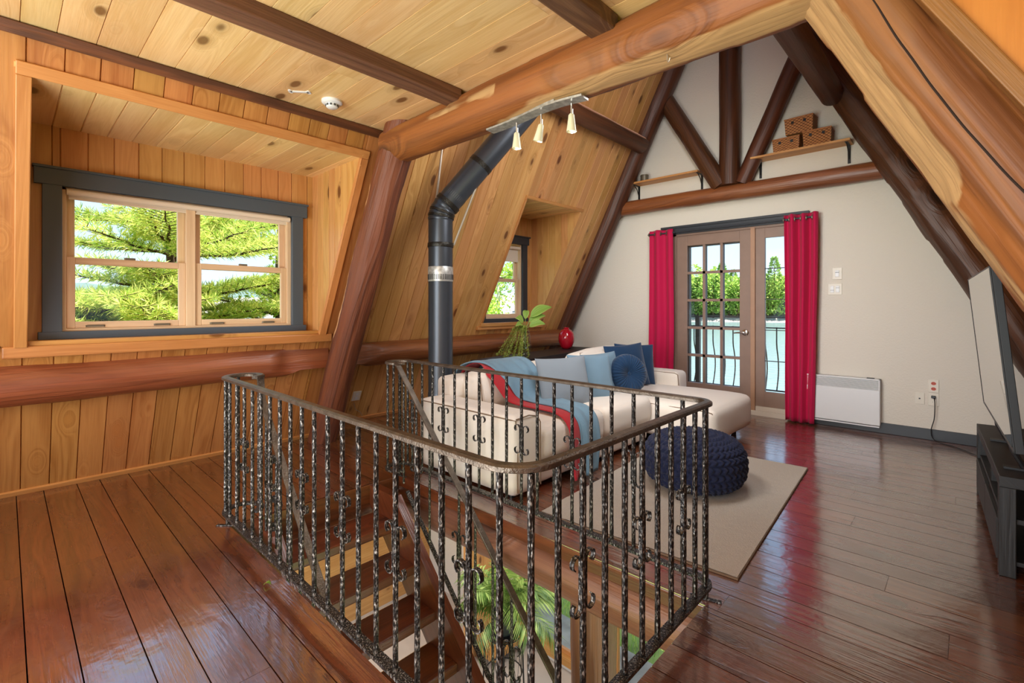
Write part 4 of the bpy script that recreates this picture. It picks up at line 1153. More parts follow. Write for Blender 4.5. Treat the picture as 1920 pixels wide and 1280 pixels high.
mb = MB(); mb.box((0, 0, .003), (Wt, Ht, .03), Mtv); mb.box((0, 0, -.003), (.006, Ht, .004), Mtv); mb.box((Wt-.006, 0, -.003), (Wt, Ht, .004), Mtv); mb.box((0, Ht-.006, -.003), (Wt, Ht, .004), Mtv); mb.box((0, 0, -.003), (Wt, .012, .004), Mtv)
mb.build('bezel', blackp, TV, bevel=.002)
for k in (.28, .72):
    c = A-d1*(Wt*k)
    mb = MB(); mb.tube([c+V((.02, 0, .03)), c+V((.03, 0, -.06)), V((c.x+.07, c.y, .452))], .012, 8); mb.box((c.x-.0, c.y-.02, .446), (c.x+.16, c.y+.02, .456)); mb.build('foot', blackp, TV)

# ================================================================== STOVE PIPE
FX, FY = -3.26, 2.56
SPp = thing('stove_pipe', 'black stove pipe rising behind the sofa and bending to the right', 'flue', (FX, FY, 0))
mb = MB(); mb.lathe([(.104, .02), (.104, .40), (.107, .405), (.107, .47), (.104, .475), (.104, 1.41)], 40, c=(FX, FY, 0)); mb.lathe([(.13, .002), (.13, .02)], 40, c=(FX, FY, 0)); mb.build('lower_pipe', flue, SPp, smooth=True)
mb = MB(); mb.lathe([(.105, 1.41), (.107, 1.415), (.107, 1.53), (.105, 1.535)], 40, c=(FX, FY, 0)); vb = mb.build('vent_collar', galv, SPp, smooth=True)
mb = MB()
for i in range(44):
    a_ = 2*PI*i/44; M = Matrix.Translation((FX, FY, 0)) @ Matrix.Rotation(a_, 4, 'Z'); mb.box((.1065, -.0032, 1.425), (.1085, .0032, 1.47), M)
mb.build('slots', blackp, vb)
mb = MB(); mb.lathe([(.1035, 1.53), (.1035, 1.93)], 40, c=(FX, FY, 0)); mb.build('upper_pipe', flue, SPp, smooth=True)
mb = MB(); mb.lathe([(.108, 1.70), (.110, 1.703), (.110, 1.735), (.108, 1.738)], 40, c=(FX, FY, 0)); mb.box((FX-.14, FY-.03, 1.705), (FX-.1, FY+.0, 1.735)); mb.build('clamp', band, SPp, smooth=True)
dU = V((.47, .444, .763)).normalized(); e0 = V((FX, FY, 1.93))
mb = MB(); pth_ = []
for k in range(13):
    t_ = k/12; d = V((0, 0, 1)).lerp(dU, t_).normalized()
    pth_.append((pth_[-1]+d*.013) if pth_ else e0)
rad = [.104+(.006 if k % 3 == 1 else 0) for k in range(13)]
mb.tube(pth_, rad, 36, up=V((0, 1, 0))); mb.build('elbow', flue, SPp, smooth=True, ang=60)
mb = MB()
for k in (2, 5): 
    d = (pth_[k+1]-pth_[k]).normalized(); mb.tube([pth_[k], pth_[k]+d*.02], .112, 36, up=V((0, 1, 0)))
mb.tube([pth_[-1]-dU*.01, pth_[-1]+dU*.03], .112, 36, up=V((0, 1, 0))); mb.build('elbow_bands', band, SPp, smooth=True)
p0 = pth_[-1]
mb = MB(); mb.tube([p0, p0+dU*2.2], .104, 40, up=V((0, 1, 0))); mb.build('slanting_pipe', flue, SPp, smooth=True)
mb = MB(); mb.tube([p0+dU*.42, p0+dU*.46], .107, 40, up=V((0, 1, 0))); mb.build('slant_band', band, SPp, smooth=True)
sdv = dU.cross(V((0, 1, 0))).normalized(); up2 = sdv.cross(dU).normalized(); mb = MB()
for i in range(40):
    a_ = 2*PI*i/40; o_ = sdv*cos(a_)+up2*sin(a_); t2 = dU.cross(o_)
    c = p0+dU*.07+o_*.1055; mb.quad([c-t2*.003, c+t2*.003, c+t2*.003+dU*.045, c-t2*.003+dU*.045])
mb.build('slots', greyslot, SPp)
mb = MB(); mb.tube([(FX-.11, FY-.03, 1.70), (FX-.115, FY-.01, 1.74), (FX-.04, FY+.06, 2.66)], .010, 10); mb.build('brace_rod', rodm, SPp, smooth=True)
mb = MB(); mb.tube([(FX+.085, FY+.075, 1.72), (FX+.09, FY+.08, 1.74), (FX+.09+.40, FY+.08+.375, 1.74+1.43)], .009, 10); mb.build('brace_rod', rodm, SPp, smooth=True)

# ================================================================== TRACK LIGHT, DETECTOR, SMALL WALL FITTINGS
YL = 1.93
TL = thing('track_light', 'curved silver track with three frosted spot shades under the tie log', 'ceiling light', (-1.65, YL, 2.25))
mb = MB(); P_ = [V((-2.0+.66*k/12, YL+.012*sin(k/12*2*PI), 2.212+.012*sin(k/12*PI))) for k in range(13)]
mb.sweep(P_, [(-.035, -.005), (.035, -.005), (.035, .005), (-.035, .005)]); mb.sweep([p+V((0, 0, .02)) for p in P_[3:10]], [(-.02, -.02), (.02, -.02), (.02, .02), (-.02, .02)]); mb.build('track', galv, TL)
bulbm, nt_, out_ = newmat('lamp_glow'); em = nd(nt_, 'ShaderNodeEmission', i_Color=(1, .86, .62, 1), i_Strength=1.6); nt_.links.new(em.outputs[0], out_.inputs[0])
for i, (x, tl_, y_) in enumerate(((-1.79, .0, 0), (-1.615, .28, .0), (-1.42, .0, 0))):
    M = Matrix.Translation((x, YL, 2.205)) @ Matrix.Rotation(0, 4, 'X')
    h = MB(); h.tube([M @ V((0, 0, 0)), M @ V((0, 0, -.055))], .0045, 8); h.tube([M @ V((.006, 0, -.03)), M @ V((.006, 0, -.055))], .003, 6); hd = h.build('lamp_arm', chrome, TL, smooth=True)
    M2 = M @ Matrix.Translation((0, 0, -.055)) @ Matrix.Rotation(tl_, 4, 'Y')
    h = MB(); h.lathe([(.008, .004), (.015, -.004), (.019, -.04), (.0255, -.085), (.0235, -.085), (.017, -.04), (.012, -.01)], 22, M=M2); h.build('shade', frost, hd, smooth=True)
    h = MB(); h.lathe([(.001, -.066), (.012, -.066), (.014, -.074), (.009, -.081), (.001, -.082)], 14, M=M2); h.build('bulb', bulbm, hd, smooth=True)
sx, sy = -2.885, 1.41
SD = thing('smoke_detector', 'round white smoke detector on the board ceiling', 'smoke detector', (sx, sy, ZC))
mb = MB(); mb.lathe([(.001, 0), (.062, 0), (.062, -.012), (.054, -.02), (.038, -.022), (.034, -.04), (.026, -.046), (.001, -.047)], 36, c=(sx, sy, ZC)); mb.build('body', white, SD, smooth=True, ang=40)
mb = MB()
for i in range(10):
    a_ = 2*PI*i/10; M = Matrix.Translation((sx, sy, ZC)) @ Matrix.Rotation(a_, 4, 'Z'); mb.box((.0335, -.007, -.036), (.0385, .007, -.025), M)
mb.build('grille', greyslot, SD)
mb = MB()
bx_, by_ = -2.90, 1.215
M = Matrix.Translation((bx_, by_, ZC)) @ Matrix.Rotation(.9, 4, 'Z')
mb.box((-.05, -.009, -.004), (.05, .009, .002), M)
for s in (-1, 1):
    for t_ in (-1, 1): mb.lathe([(.001, -.004), (.012, -.004), (.012, .001)], 12, M=M @ Matrix.Translation((s*.052, t_*.009, 0)))
tag(mb.build('mounting_plate', white), 'small bone-shaped white plate on the ceiling near the smoke detector', 'plate')
# plates on the gable wall
def plate(name, x0, x1, z0, z1, label, cat, kind):
    t = thing(name, label, cat, ((x0+x1)/2, YG, z0)); y = YG
    mb = MB(); mb.box((x0, y-.007, z0), (x1, y, z1)); mb.build('cover_plate', plastic, t, bevel=.003)
    cx = (x0+x1)/2; cz = (z0+z1)/2
    if kind == 'switch1':
        mb = MB(); mb.box((cx-.017, y-.012, cz-.033), (cx+.017, y-.004, cz+.033)); q = mb.build('paddle', white, t, bevel=.003)
        mb = MB(); mb.box((cx-.017, y-.0125, cz+.008), (cx+.017, y-.0115, cz+.012)); mb.build('slider', greyslot, q)
    if kind == 'switch2':
        for s in (-1, 1):
            mb = MB(); mb.box((cx+s*.023-.016, y-.012, cz-.033), (cx+s*.023+.016, y-.004, cz+.033)); q = mb.build('paddle', white, t, bevel=.003)
            mb = MB(); mb.box((cx+s*.023-.016, y-.0125, cz-.012 if s < 0 else cz+.01), (cx+s*.023+.016, y-.0115, cz-.009 if s < 0 else cz+.013)); mb.build('slider', greyslot, q)
    if kind in ('red', 'white'):
        for s in (-1, 1):
            mb = MB(); M = Matrix.Translation((cx, y-.006, cz+s*.024)) @ Matrix.Rotation(PI/2, 4, 'X') @ Matrix.Diagonal((1.05, .85, 1, 1))
            mb.lathe([(.0165, 0), (.0165, .004), (.001, .004)], 20, M=M); q = mb.build('socket', redp if kind == 'red' else plastic, t)
            mb = MB()
            for d in (-.006, .006): mb.box((cx+d-.001, y-.0108, cz+s*.024-.002), (cx+d+.001, y-.0098, cz+s*.024+.007))
            mb.build('slots', blackp, q)
    if kind == 'jack':
        mb = MB(); mb.box((cx-.006, y-.009, cz-.006), (cx+.006, y-.005, cz+.006)); mb.build('jack', blackp, t)
    return t
plate('light_switch', -.975, -.893, 1.468, 1.586, 'single white switch plate, the upper one right of the curtain', 'switch', 'switch1')
plate('light_switch', -1.012, -.894, 1.315, 1.428, 'double white switch plate below the single one on the cream wall', 'switch', 'switch2')
plate('wall_outlet', -.247, -.174, .428, .542, 'white outlet plate with two red-orange sockets', 'outlet', 'red')
plate('wall_outlet', -.247, -.174, .308, .422, 'white outlet plate with a black plug in it', 'outlet', 'white')
plate('phone_jack', -.340, -.272, .312, .415, 'blank white jack plate left of the plugged outlet', 'wall plate', 'jack')
CD = thing('power_cord', 'thin black cord from the plugged outlet down to the floor', 'cord', (-.21, YG-.02, 0))
mb = MB(); mb.box((-.226, YG-.035, .378), (-.196, YG-.011, .402)); mb.build('plug', blackp, CD, bevel=.004)
mb = MB(); pp = [(-.205, YG-.035, .385), (-.20, YG-.05, .33), (-.205, YG-.04, .2), (-.225, YG-.04, .1), (-.215, YG-.05, .03), (-.17, YG-.09, .006), (-.05, YG-.2, .006), (.12, YG-.5, .006), (.2, YG-.85, .006)]
def smooth_path(pp, k=6):
    P = [V(p) for p in pp]; out = []
    for i in range(len(P)-1):
        a_, b_, c_, d_ = P[max(0, i-1)], P[i], P[i+1], P[min(len(P)-1, i+2)]
        for j in range(k):
            t_ = j/k; out.append(.5*((2*b_)+(c_-a_)*t_+(2*a_-5*b_+4*c_-d_)*t_*t_+(3*b_-a_-3*c_+d_)*t_**3))
    out.append(P[-1]); return out
mb.tube(smooth_path(pp), .0035, 6); mb.build('cable', blackp, CD, smooth=True)
# outlet low on the planked wall
t = thing('wall_outlet', 'white outlet plate low on the sloping planked wall', 'outlet', tuple(slope_pt(-4.68, 2.47, .23, .0)))
M = Matrix(((UPL.x, 0, NL.x, -4.68), (0, 1, 0, 0), (UPL.z, 0, NL.z, 0), (0, 0, 0, 1)))
mb = MB(); mb.box((.235*SC, 2.43, -.004), (.335*SC, 2.52, .008), M); mb.build('cover_plate', plastic, t, bevel=.003)
mb = MB(); mb.box((.25*SC, 2.46, .006), (.278*SC, 2.49, .0095), M); mb.box((.292*SC, 2.46, .006), (.32*SC, 2.49, .0095), M); mb.build('socket', white, t)
mb = MB(); q = [slope_pt(-4.68, 2.46, .22, .012), slope_pt(-4.68, 2.50, .14, .015), slope_pt(-4.68, 2.56, .10, .012), slope_pt(-4.68, 2.60, .05, .02)]; mb.tube(smooth_path(q), .003, 6); tag(mb.build('thin_wire', rodm, smooth=True), 'thin pale wire hanging below the outlet on the planked wall', 'wire')
# black cord stub at the left end of the sill
mb = MB(); q = [(-3.885, -.02, .975), (-3.87, -.03, .95), (-3.87, -.035, .88), (-3.9, -.06, .84), (-3.9, -.2, .83)]; mb.tube(smooth_path(q), .006, 6); tag(mb.build('cable', blackp, smooth=True), 'short black cable at the left end of the large window sill', 'cord')

# ---- panel heater
HT = thing('panel_heater', 'white electric panel heater on the wall beside the magenta curtain', 'heater', (-.88, YG, .06))
hx0, hx1, yh = -1.20, -.585, YG-.085
mb = MB(); mb.box((hx0, yh, .075), (hx1, yh+.075, .405)); mb.build('body', white, HT, bevel=.006)
mb = MB(); mb.box((hx0, yh, .405), (hx0+.012, yh+.075, .512)); mb.box((hx1-.012, yh, .405), (hx1, yh+.075, .512)); mb.box((hx0, yh+.06, .405), (hx1, yh+.075, .512)); mb.box((hx0, yh, .50), (hx1, yh+.075, .512)); mb.build('hood', white, HT, bevel=.003)
for k in range(10): 
    mb = MB(); M = Matrix.Translation((0, yh+.012, .412+.0094*k)) @ Matrix.Rotation(.5, 4, 'X'); mb.box((hx0+.01, -.012, -.0018), (hx1-.01, .012, .0018), M); mb.build('louvre', white, HT)
mb = MB(); mb.box((hx0+.01, yh+.045, .41), (hx1-.01, yh+.05, .505)); mb.build('interior', greyslot, HT)
mb = MB(); mb.box((hx0, yh+.004, .056), (hx1-.005, yh+.07, .068)); mb.build('bottom_tray', white, HT, bevel=.003)
mb = MB(); mb.box((-.69, yh+.02, .511), (-.63, yh+.05, .519)); mb.build('control_knob', blackp, HT, bevel=.002)

# ---- curtains and rod
CR = thing('curtain_rod', 'dark curtain rod above the glazed door', 'curtain rod', (-2.0, YG-.1, 2.1))
mb = MB(); mb.tube([(-2.93, YG-.11, 2.10), (-1.085, YG-.11, 2.105)], .009, 12); mb.build('rod', charcoal, CR, smooth=True)
for x in (-2.60, -1.36):
    mb = MB(); mb.box((x-.008, YG-.115, 2.09), (x+.008, YG-.03, 2.10)); mb.build('bracket', charcoal, CR)
def curtain(x0, x1, zt, zb, folds, amp, label, seed, flare):
    t = thing('curtain', label, 'curtain', ((x0+x1)/2, YG-.11, zb))
    mb = MB(); rows = []; nx, nz = folds*24, 44
    for j in range(nz+1):
        s = j/nz; z = zt+(zb-zt)*s; row = []
        for i in range(nx+1):
            u = i/nx; ph = u*folds*2*PI
            a_ = amp*(1+.25*mnoise.noise(V((u*folds*1.1, s*1.5, seed))))*(1-.25*s)
            x = x0+(x1-x0)*u+(.012*sin(s*3+seed)+.012*mnoise.noise(V((u*3, s*3, seed))))*s+flare*s*(u-.5)
            y = YG-.11+a_*sin(ph+.5*s*mnoise.noise(V((u*2, s, seed+5))))+.008*s*mnoise.noise(V((u*9, s*5, seed)))
            row.append((x, y, z+.004*sin(ph*.5)))
        rows.append(row)
    mb.grid(rows); mb.build('cloth', curtain_f, t, smooth=True, solid=.003, ang=0)
    for k in range(folds*2):
        u = (k+.5)/(folds*2)+.0
        u = (k*.5)/folds + .0001
        if u > 1: break
        x = x0+(x1-x0)*(k*.5+.0)/folds; 
        M = Matrix.Translation((x, YG-.11, 2.10)) @ Matrix.Rotation(PI/2, 4, 'Y') @ Matrix.Rotation(0, 4, 'X')
        g = MB(); g.lathe([(.016, -.004), (.026, -.004), (.026, .004), (.016, .004), (.016, -.004)], 20, M=M); g.build('grommet', pewter, t)
curtain(-2.91, -2.60, 2.145, .03, 2, .03, 'magenta curtain on the left of the glazed door, partly behind the sofa', 1, .03)
curtain(-1.385, -1.075, 2.15, .012, 3, .036, 'magenta curtain on the right of the door, next to the white heater', 2, -.05)

# ---- gable shelves, brackets, baskets, cans
def shelf(x0, x1, z, depth, label, brx):
    t = thing('wall_shelf', label, 'shelf', ((x0+x1)/2, YG, z))
    mb = MB(); mb.box((x0, YG-depth, z-.022), (x1, YG, z)); mb.build('board', shelf_w, t, bevel=.002)
    for x in brx:
        mb = MB(); mb.box((x-.012, YG-.012, z-.2), (x+.012, YG, z-.022)); mb.box((x-.012, YG-depth*.85, z-.03), (x+.012, YG, z-.022)); mb.tube([(x, YG-.008, z-.16), (x, YG-depth*.35, z-.075), (x, YG-depth*.75, z-.03)], .006, 6); mb.build('bracket', blackp, t, bevel=.002)
SZ = 2.805
shelf(-1.69, -.80, SZ, .20, 'pine wall shelf holding wicker baskets, right of the gable post', (-1.64, -.835))
shelf(-3.30, -2.27, 2.79, .18, 'pine wall shelf on the left of the gable post, holding two small tins', (-3.11, -2.285))
def basket(x0, x1, z0, z1, y0, y1, label, ang=0):
    t = thing('wicker_basket', label, 'basket', ((x0+x1)/2, (y0+y1)/2, z0), group='wicker baskets on the gable shelf')
    cx, cy = (x0+x1)/2, (y0+y1)/2; hx, hy = (x1-x0)/2, (y1-y0)/2; M = Matrix.Translation((cx, cy, 0)) @ Matrix.Rotation(ang, 4, 'Z')
    mb = MB(); per = 100; nz = 22; rows = []
    for j in range(nz+1):
        s = j/nz; z = z0+(z1-z0)*s; row = []; k = .93+.07*s
        for i in range(per):
            u = i/per*4; sdn = int(u); f = (u-sdn)*2-1
            x, y = ((f, -1), (1, f), (-f, 1), (-1, -f))[sdn]
            nx_, ny_ = ((0, -1), (1, 0), (0, 1), (-1, 0))[sdn]
            w_ = .0035*sin(i*PI/2+PI*(int(s*10) % 2))*abs(sin(s*10*PI))
            row.append(M @ V((x*hx*k+nx_*w_, y*hy*k+ny_*w_, z)))
        rows.append(row)
    mb.grid(rows, closed_u=True)
    inner = [[M @ V((( (M.inverted() @ p).x)*.93, ((M.inverted() @ p).y)*.93, p.z)) for p in r_] for r_ in rows[::-1]]
    mb.grid([rows[-1], inner[0], inner[-1]], closed_u=True)
    b = len(mb.v); mb.v += [p.copy() for p in rows[0]]; mb.face(list(range(b+per-1, b-1, -1)), [(0, 0)]*per)
    mb.build('woven_body', weave, t)
    mb = MB(); mb.tube([M @ V((sx_*hx, sy_*hy, z1)) for sx_, sy_ in ((-1, -1), (1, -1), (1, 1), (-1, 1), (-1, -1))], .006, 8); mb.build('rim', wicker, t)
    for s in (-.055, .055) if hx > .1 else (0,):
        mb = MB(); mb.box((s*1.0-.012 if hx > .1 else -.022, -hy*1.0-.004, z1-.055), (s+.012 if hx > .1 else .022, -hy*.92, z1-.03), M); mb.build('handle_hole', blackp, t)
basket(-1.475, -1.225, SZ, SZ+.13, YG-.19, YG-.02, 'small wicker basket at the lower left of the shelf stack')
basket(-1.20, -.955, SZ, SZ+.15, YG-.19, YG-.01, 'wicker basket at the lower right of the shelf stack', .04)
basket(-1.36, -1.10, SZ+.158, SZ+.315, YG-.185, YG-.03, 'wicker basket on top of the other two on the shelf', -.06)
for x, h, r_, lab in ((-3.13, .115, .042, 'taller grey tin on the left gable shelf'), (-2.985, .085, .05, 'shorter wider grey tin on the left gable shelf')):
    mb = MB(); mb.lathe([(.001, 2.79), (r_, 2.79), (r_, 2.79+h*.8), (r_*1.05, 2.79+h*.82), (r_*1.05, 2.79+h*.9), (r_, 2.79+h*.92), (r_, 2.79+h), (.001, 2.79+h)], 24, c=(x, YG-.1, 0)); tag(mb.build('storage_tin', pewter, smooth=True, ang=40), lab, 'tin')
# ---- hook under the tie log, leaf on the floor
mb = MB(); hk = [(-.90, YT-.06, 2.29), (-.90, YT-.06, 2.225), (-.893, YT-.064, 2.21), (-.884, YT-.068, 2.222)]; mb.tube(smooth_path(hk), .0022, 6); tag(mb.build('cup_hook', rodm, smooth=True), 'small metal hook under the tie log', 'hook')
mb = MB(); rows = []
for k in range(9):
    s = k/8; w_ = .010*sin(PI*s)+.0004; c = V((-2.19+.02*s, .765+.045*s*.5, .003+.012*sin(PI*s)))
    rows.append([c+V((-.45, .9, 0)).normalized()*w_*u+V((0, 0, .003*u*u)) for u in (-1, -.5, 0, .5, 1)])
mb.grid(rows); tag(mb.build('fallen_leaf', paperm, smooth=True, solid=.0006, ang=0), 'small green leaf lying on the floorboards beside the railing', 'leaf')
# ================================================================== OUTDOORS
# ground, lake, balcony, trees
mb = MB(); rows = []
for j in range(41):
    row = []
    for i in range(41):
        x = -60+120*i/40; y = -40+80*j/40
        d = max(0, y-9-2*sin(x*.2), -x-24, 0)
        row.append((x, y, -3.2+.15*mnoise.noise(V((x*.2, y*.2, 0)))-min(2.2, .25*d)))
    rows.append(row)
mb.grid(rows); struct(mb.build('ground', lawn, smooth=True, ang=0))
mb = MB(); mb.box((-7, 4.35, -3.3), (1.5, 5.15, -2.93)); struct(mb.build('ground_patio', stonem, bevel=.01))
gb = MB(); rnd = random.Random(2)
for _ in range(9000):
    p = V((rnd.uniform(-7.5, 1), rnd.uniform(5.15, 8.6), -3.22)); d = V((rnd.uniform(-.5, .5), rnd.uniform(-.5, .5), 1)).normalized(); h_ = rnd.uniform(.08, .32); s_ = V((rnd.uniform(-1, 1), rnd.uniform(-1, 1), 0)).normalized()*.008
    gb.quad([p-s_, p+s_, p+d*h_+V((d.x*.08, d.y*.08, 0))], r=(rnd.random(), 0))
o = gb.build('grass', leaf_d); o['kind'] = 'stuff'; o['label'] = 'tall bright grass outside the lower windows'; o['category'] = 'grass'
mb = MB(); mb.quad([(-900, -300, -4.2), (600, -300, -4.2), (600, 900, -4.2), (-900, 900, -4.2)]); struct(mb.build('lake', water))
BZ = -.06
mb = MB(); boards(mb, (0, 0, BZ), (0, 1, 0), (1, 0, 0), (0, 0, 1), YG+.17, 7.25, .12, lambda a, b: [((-4.6, -4.6), (1., 1.))], d=.03, c=.004)
mb.box((-4.6, YG+.17, BZ-.2), (1., 7.25, BZ-.03)); struct(mb.build('balcony_floor', bark))
BR = thing('balcony_railing', 'dark bowed metal balcony railing outside the glazed door', 'railing', (-2.2, 7.1, BZ))
for nm, z, h_ in (('top_rail', 1.04, .02), ('mid_rail', .90, .016), ('bottom_rail', .06, .016)):
    mb = MB(); mb.box((-4.55, 7.08, z), (.9, 7.12, z+h_)); mb.build(nm, darkmetal, BR)
i = 0
for x in [-4.5+.14*k for k in range(39)]:
    mb = MB(); ps_ = [V((x, 7.1+(.09*sin(max(0, (1-k/12-.3)/.7)*PI) if k/12 < .7 else 0), .06+.86*k/12)) for k in range(13)]
    mb.tube(ps_, .0085, 6); mb.build('baluster', darkmetal, BR)
for x in (-4.5, -2.9, -.6):
    mb = MB(); mb.box((x-.03, 7.07, BZ), (x+.03, 7.13, 1.06)); mb.build('post', darkmetal, BR)

def leafcard(mb, p, d, l, w, rnd, bend=0):
    sd = d.cross(V((rnd.uniform(-1, 1), rnd.uniform(-1, 1), rnd.uniform(-1, 1)))).normalized()*w
    mb.quad([p-sd*.2, p+d*l*.5-sd, p+d*l, p+d*l*.5+sd], r=(rnd.random(), 0))
def randdir(rnd): 
    while 1:
        v = V((rnd.uniform(-1, 1), rnd.uniform(-1, 1), rnd.uniform(-1, 1)))
        if .05 < v.length < 1: return v.normalized()
# pine close to the big window: long boughs carrying whorls of needles
def pine_tree(name, x, y, z0, h, rt, label, seed, boughs, needle=leaf_n, rows_=None, L=2.6, tuft=.15, per=20):
    rnd = random.Random(seed)
    t = thing(name, label, 'tree', (x, y, z0))
    mb = MB(); pts = [V((x+.06*mnoise.noise(V((k*.4, seed, 0))), y+.06*mnoise.noise(V((k*.4, seed, 4))), z0+h*k/20)) for k in range(21)]
    mb.tube(pts, [rt*(1-.75*k/20) for k in range(21)], 12); mb.build('trunk', bark, t, smooth=True)
    nb = MB(); bb = MB()
    for (zz, az, ll, rise) in boughs:
        base_ = V((x, y, zz)); d = V((cos(az), sin(az), rise)).normalized()
        n = int(ll/.12)+2; P = []
        for k in range(n+1):
            s = k/n; P.append(base_+d*ll*s+V((0, 0, .10*ll*s*s))+V((.05*mnoise.noise(V((s*4, seed, zz))), .05*mnoise.noise(V((s*4, seed+3, zz))), .04*mnoise.noise(V((s*5, seed+7, zz))))))
        bb.tube(P, [.028*(1-.8*k/n)*min(1, ll/1.5) for k in range(n+1)], 6)
        for k in range(2, n+1):
            s = k/n
            for side in (-1, 0, 1):
                sl = ll*.30*(1-.5*s)*(1 if side else .2)*rnd.uniform(.5, 1.1); sdv_ = d.cross(V((0, 0, 1))).normalized()*side
                q0 = P[k]; q1 = q0+(d*.55+sdv_*.85+V((0, 0, .18))).normalized()*sl
                if side: bb.tube([q0, q1], [.006, .003], 4)
                m_ = max(1, int(sl/.10))
                for e in range(1, m_+1):
                    c = q0.lerp(q1, e/m_); out_d = (q1-q0+d*.1).normalized()
                    for _ in range(per):
                        dd = (out_d*.8+randdir(rnd)+V((0, 0, .35))).normalized()
                        leafcard(nb, c, dd, tuft*rnd.uniform(.6, 1.1), .0058, rnd)
    bb.build('boughs', bark, t, smooth=True)
    o = nb.build('needles', needle, t); o['kind'] = 'stuff'
    return t
rnd = random.Random(5); bo = []
for zz, dens in ((3.1, 2), (2.45, 5), (2.2, 7), (1.95, 2), (1.45, 6), (1.2, 9), (.95, 9), (.7, 8), (.4, 6), (0, 5), (-.6, 5)):
    for k in range(dens):
        bo.append((zz+rnd.uniform(-.13, .13), rnd.uniform(0, 2*PI), rnd.uniform(1.3, 2.5), rnd.uniform(-.08, .12)))
pine_tree('pine_tree', -9.2, 1.84, -3.3, 9.5, .13, 'pine with a straight trunk and yellow-green needles outside the large left window', 3, bo)
rnd = random.Random(9); bo = [(rnd.uniform(-.6, 2.2), rnd.uniform(0, 2*PI), rnd.uniform(1.1, 2.0), rnd.uniform(-.05, .3)) for _ in range(34)]
pine_tree('pine_tree', -8.8, 3.3, -3.3, 6.2, .10, 'bushy lighter pine behind the right half of the large window', 6, bo, tuft=.12, per=16)
rnd = random.Random(19); bo = [(rnd.uniform(-1.0, 1.15), rnd.uniform(0, 2*PI), rnd.uniform(.9, 1.6), rnd.uniform(.05, .3)) for _ in range(46)]
pine_tree('pine_tree', -8.6, .75, -3.3, 4.5, .09, 'low young pine filling the bottom of the left window panes', 16, bo, tuft=.14, per=17)
def leafy(name, x, y, z0, h, rt, label, seed, nl, mat=leaf_d, cr=1.6, bmat=None, group=None, ls=.09, zlow=.3):
    rnd = random.Random(seed); t = thing(name, label, 'tree', (x, y, z0), group)
    bb = MB(); nb = MB()
    pts = [V((x+.12*mnoise.noise(V((k*.3, seed, 0))), y+.12*mnoise.noise(V((k*.3, seed, 4))), z0+h*k/16)) for k in range(17)]
    bb.tube(pts, [rt*(1-.8*k/16) for k in range(17)], 10); bb.build('trunk', bmat or bark, t, smooth=True)
    br = MB()
    for b_ in range(26):
        s = rnd.uniform(zlow, .98); base_ = pts[min(16, int(s*16))]; az = rnd.uniform(0, 2*PI); l = cr*(1.15-s*.75)*rnd.uniform(.6, 1.1)
        d = V((cos(az), sin(az), rnd.uniform(.1, .9))).normalized(); P = [base_+d*l*k/6+V((.06, .05, .04))*mnoise.noise(V((k*.7, seed, b_)))*l for k in range(7)]
        br.tube(P, [.02*(1-.85*k/6)*max(.4, l) for k in range(7)], 5)
        for _ in range(int(nl/26)):
            k = rnd.uniform(1.2, 6); c = P[int(k)]+randdir(rnd)*rnd.uniform(0, .34)*cr/1.6
            leafcard(nb, c, (randdir(rnd)+V((0, 0, -.3))).normalized(), ls*rnd.uniform(.7, 1.2), ls*.30, rnd)
    br.build('branches', bmat or bark, t, smooth=True)
    o = nb.build('leaves', mat, t); o['kind'] = 'stuff'; return t
birchm = plain('birch_bark', (206, 200, 188), .8, var=.3, vscale=12)
leafy('birch_tree', -8.3, 3.4, -3.3, 6.0, .05, 'thin leafy tree with bare twigs at the right edge of the large window', 31, 1500, cr=1.5)
leafy('birch_tree', -8.6, 8.6, -3.3, 7.5, .08, 'pale-barked leafy tree outside the small dormer window', 33, 5200, bmat=birchm, cr=2.0, zlow=.2)
leafy('birch_tree', -8.2, 9.7, -3.3, 6.6, .07, 'second pale-barked leafy tree outside the small dormer window', 35, 5200, bmat=birchm, cr=2.0, zlow=.2)
leafy('shrub', -4.3, 9.6, -3.3, 2.2, .03, 'leafy bush outside the left lower window', 37, 2600, cr=1.2, zlow=.1)
leafy('shrub', -2.7, 9.0, -3.3, 1.9, .03, 'leafy bush outside the right lower window', 39, 2600, cr=1.2, zlow=.1)
leafy('shrub', -6.2, 10.0, -3.3, 2.4, .03, 'leafy bush farther left beyond the lower windows', 41, 2600, cr=1.2, zlow=.1)

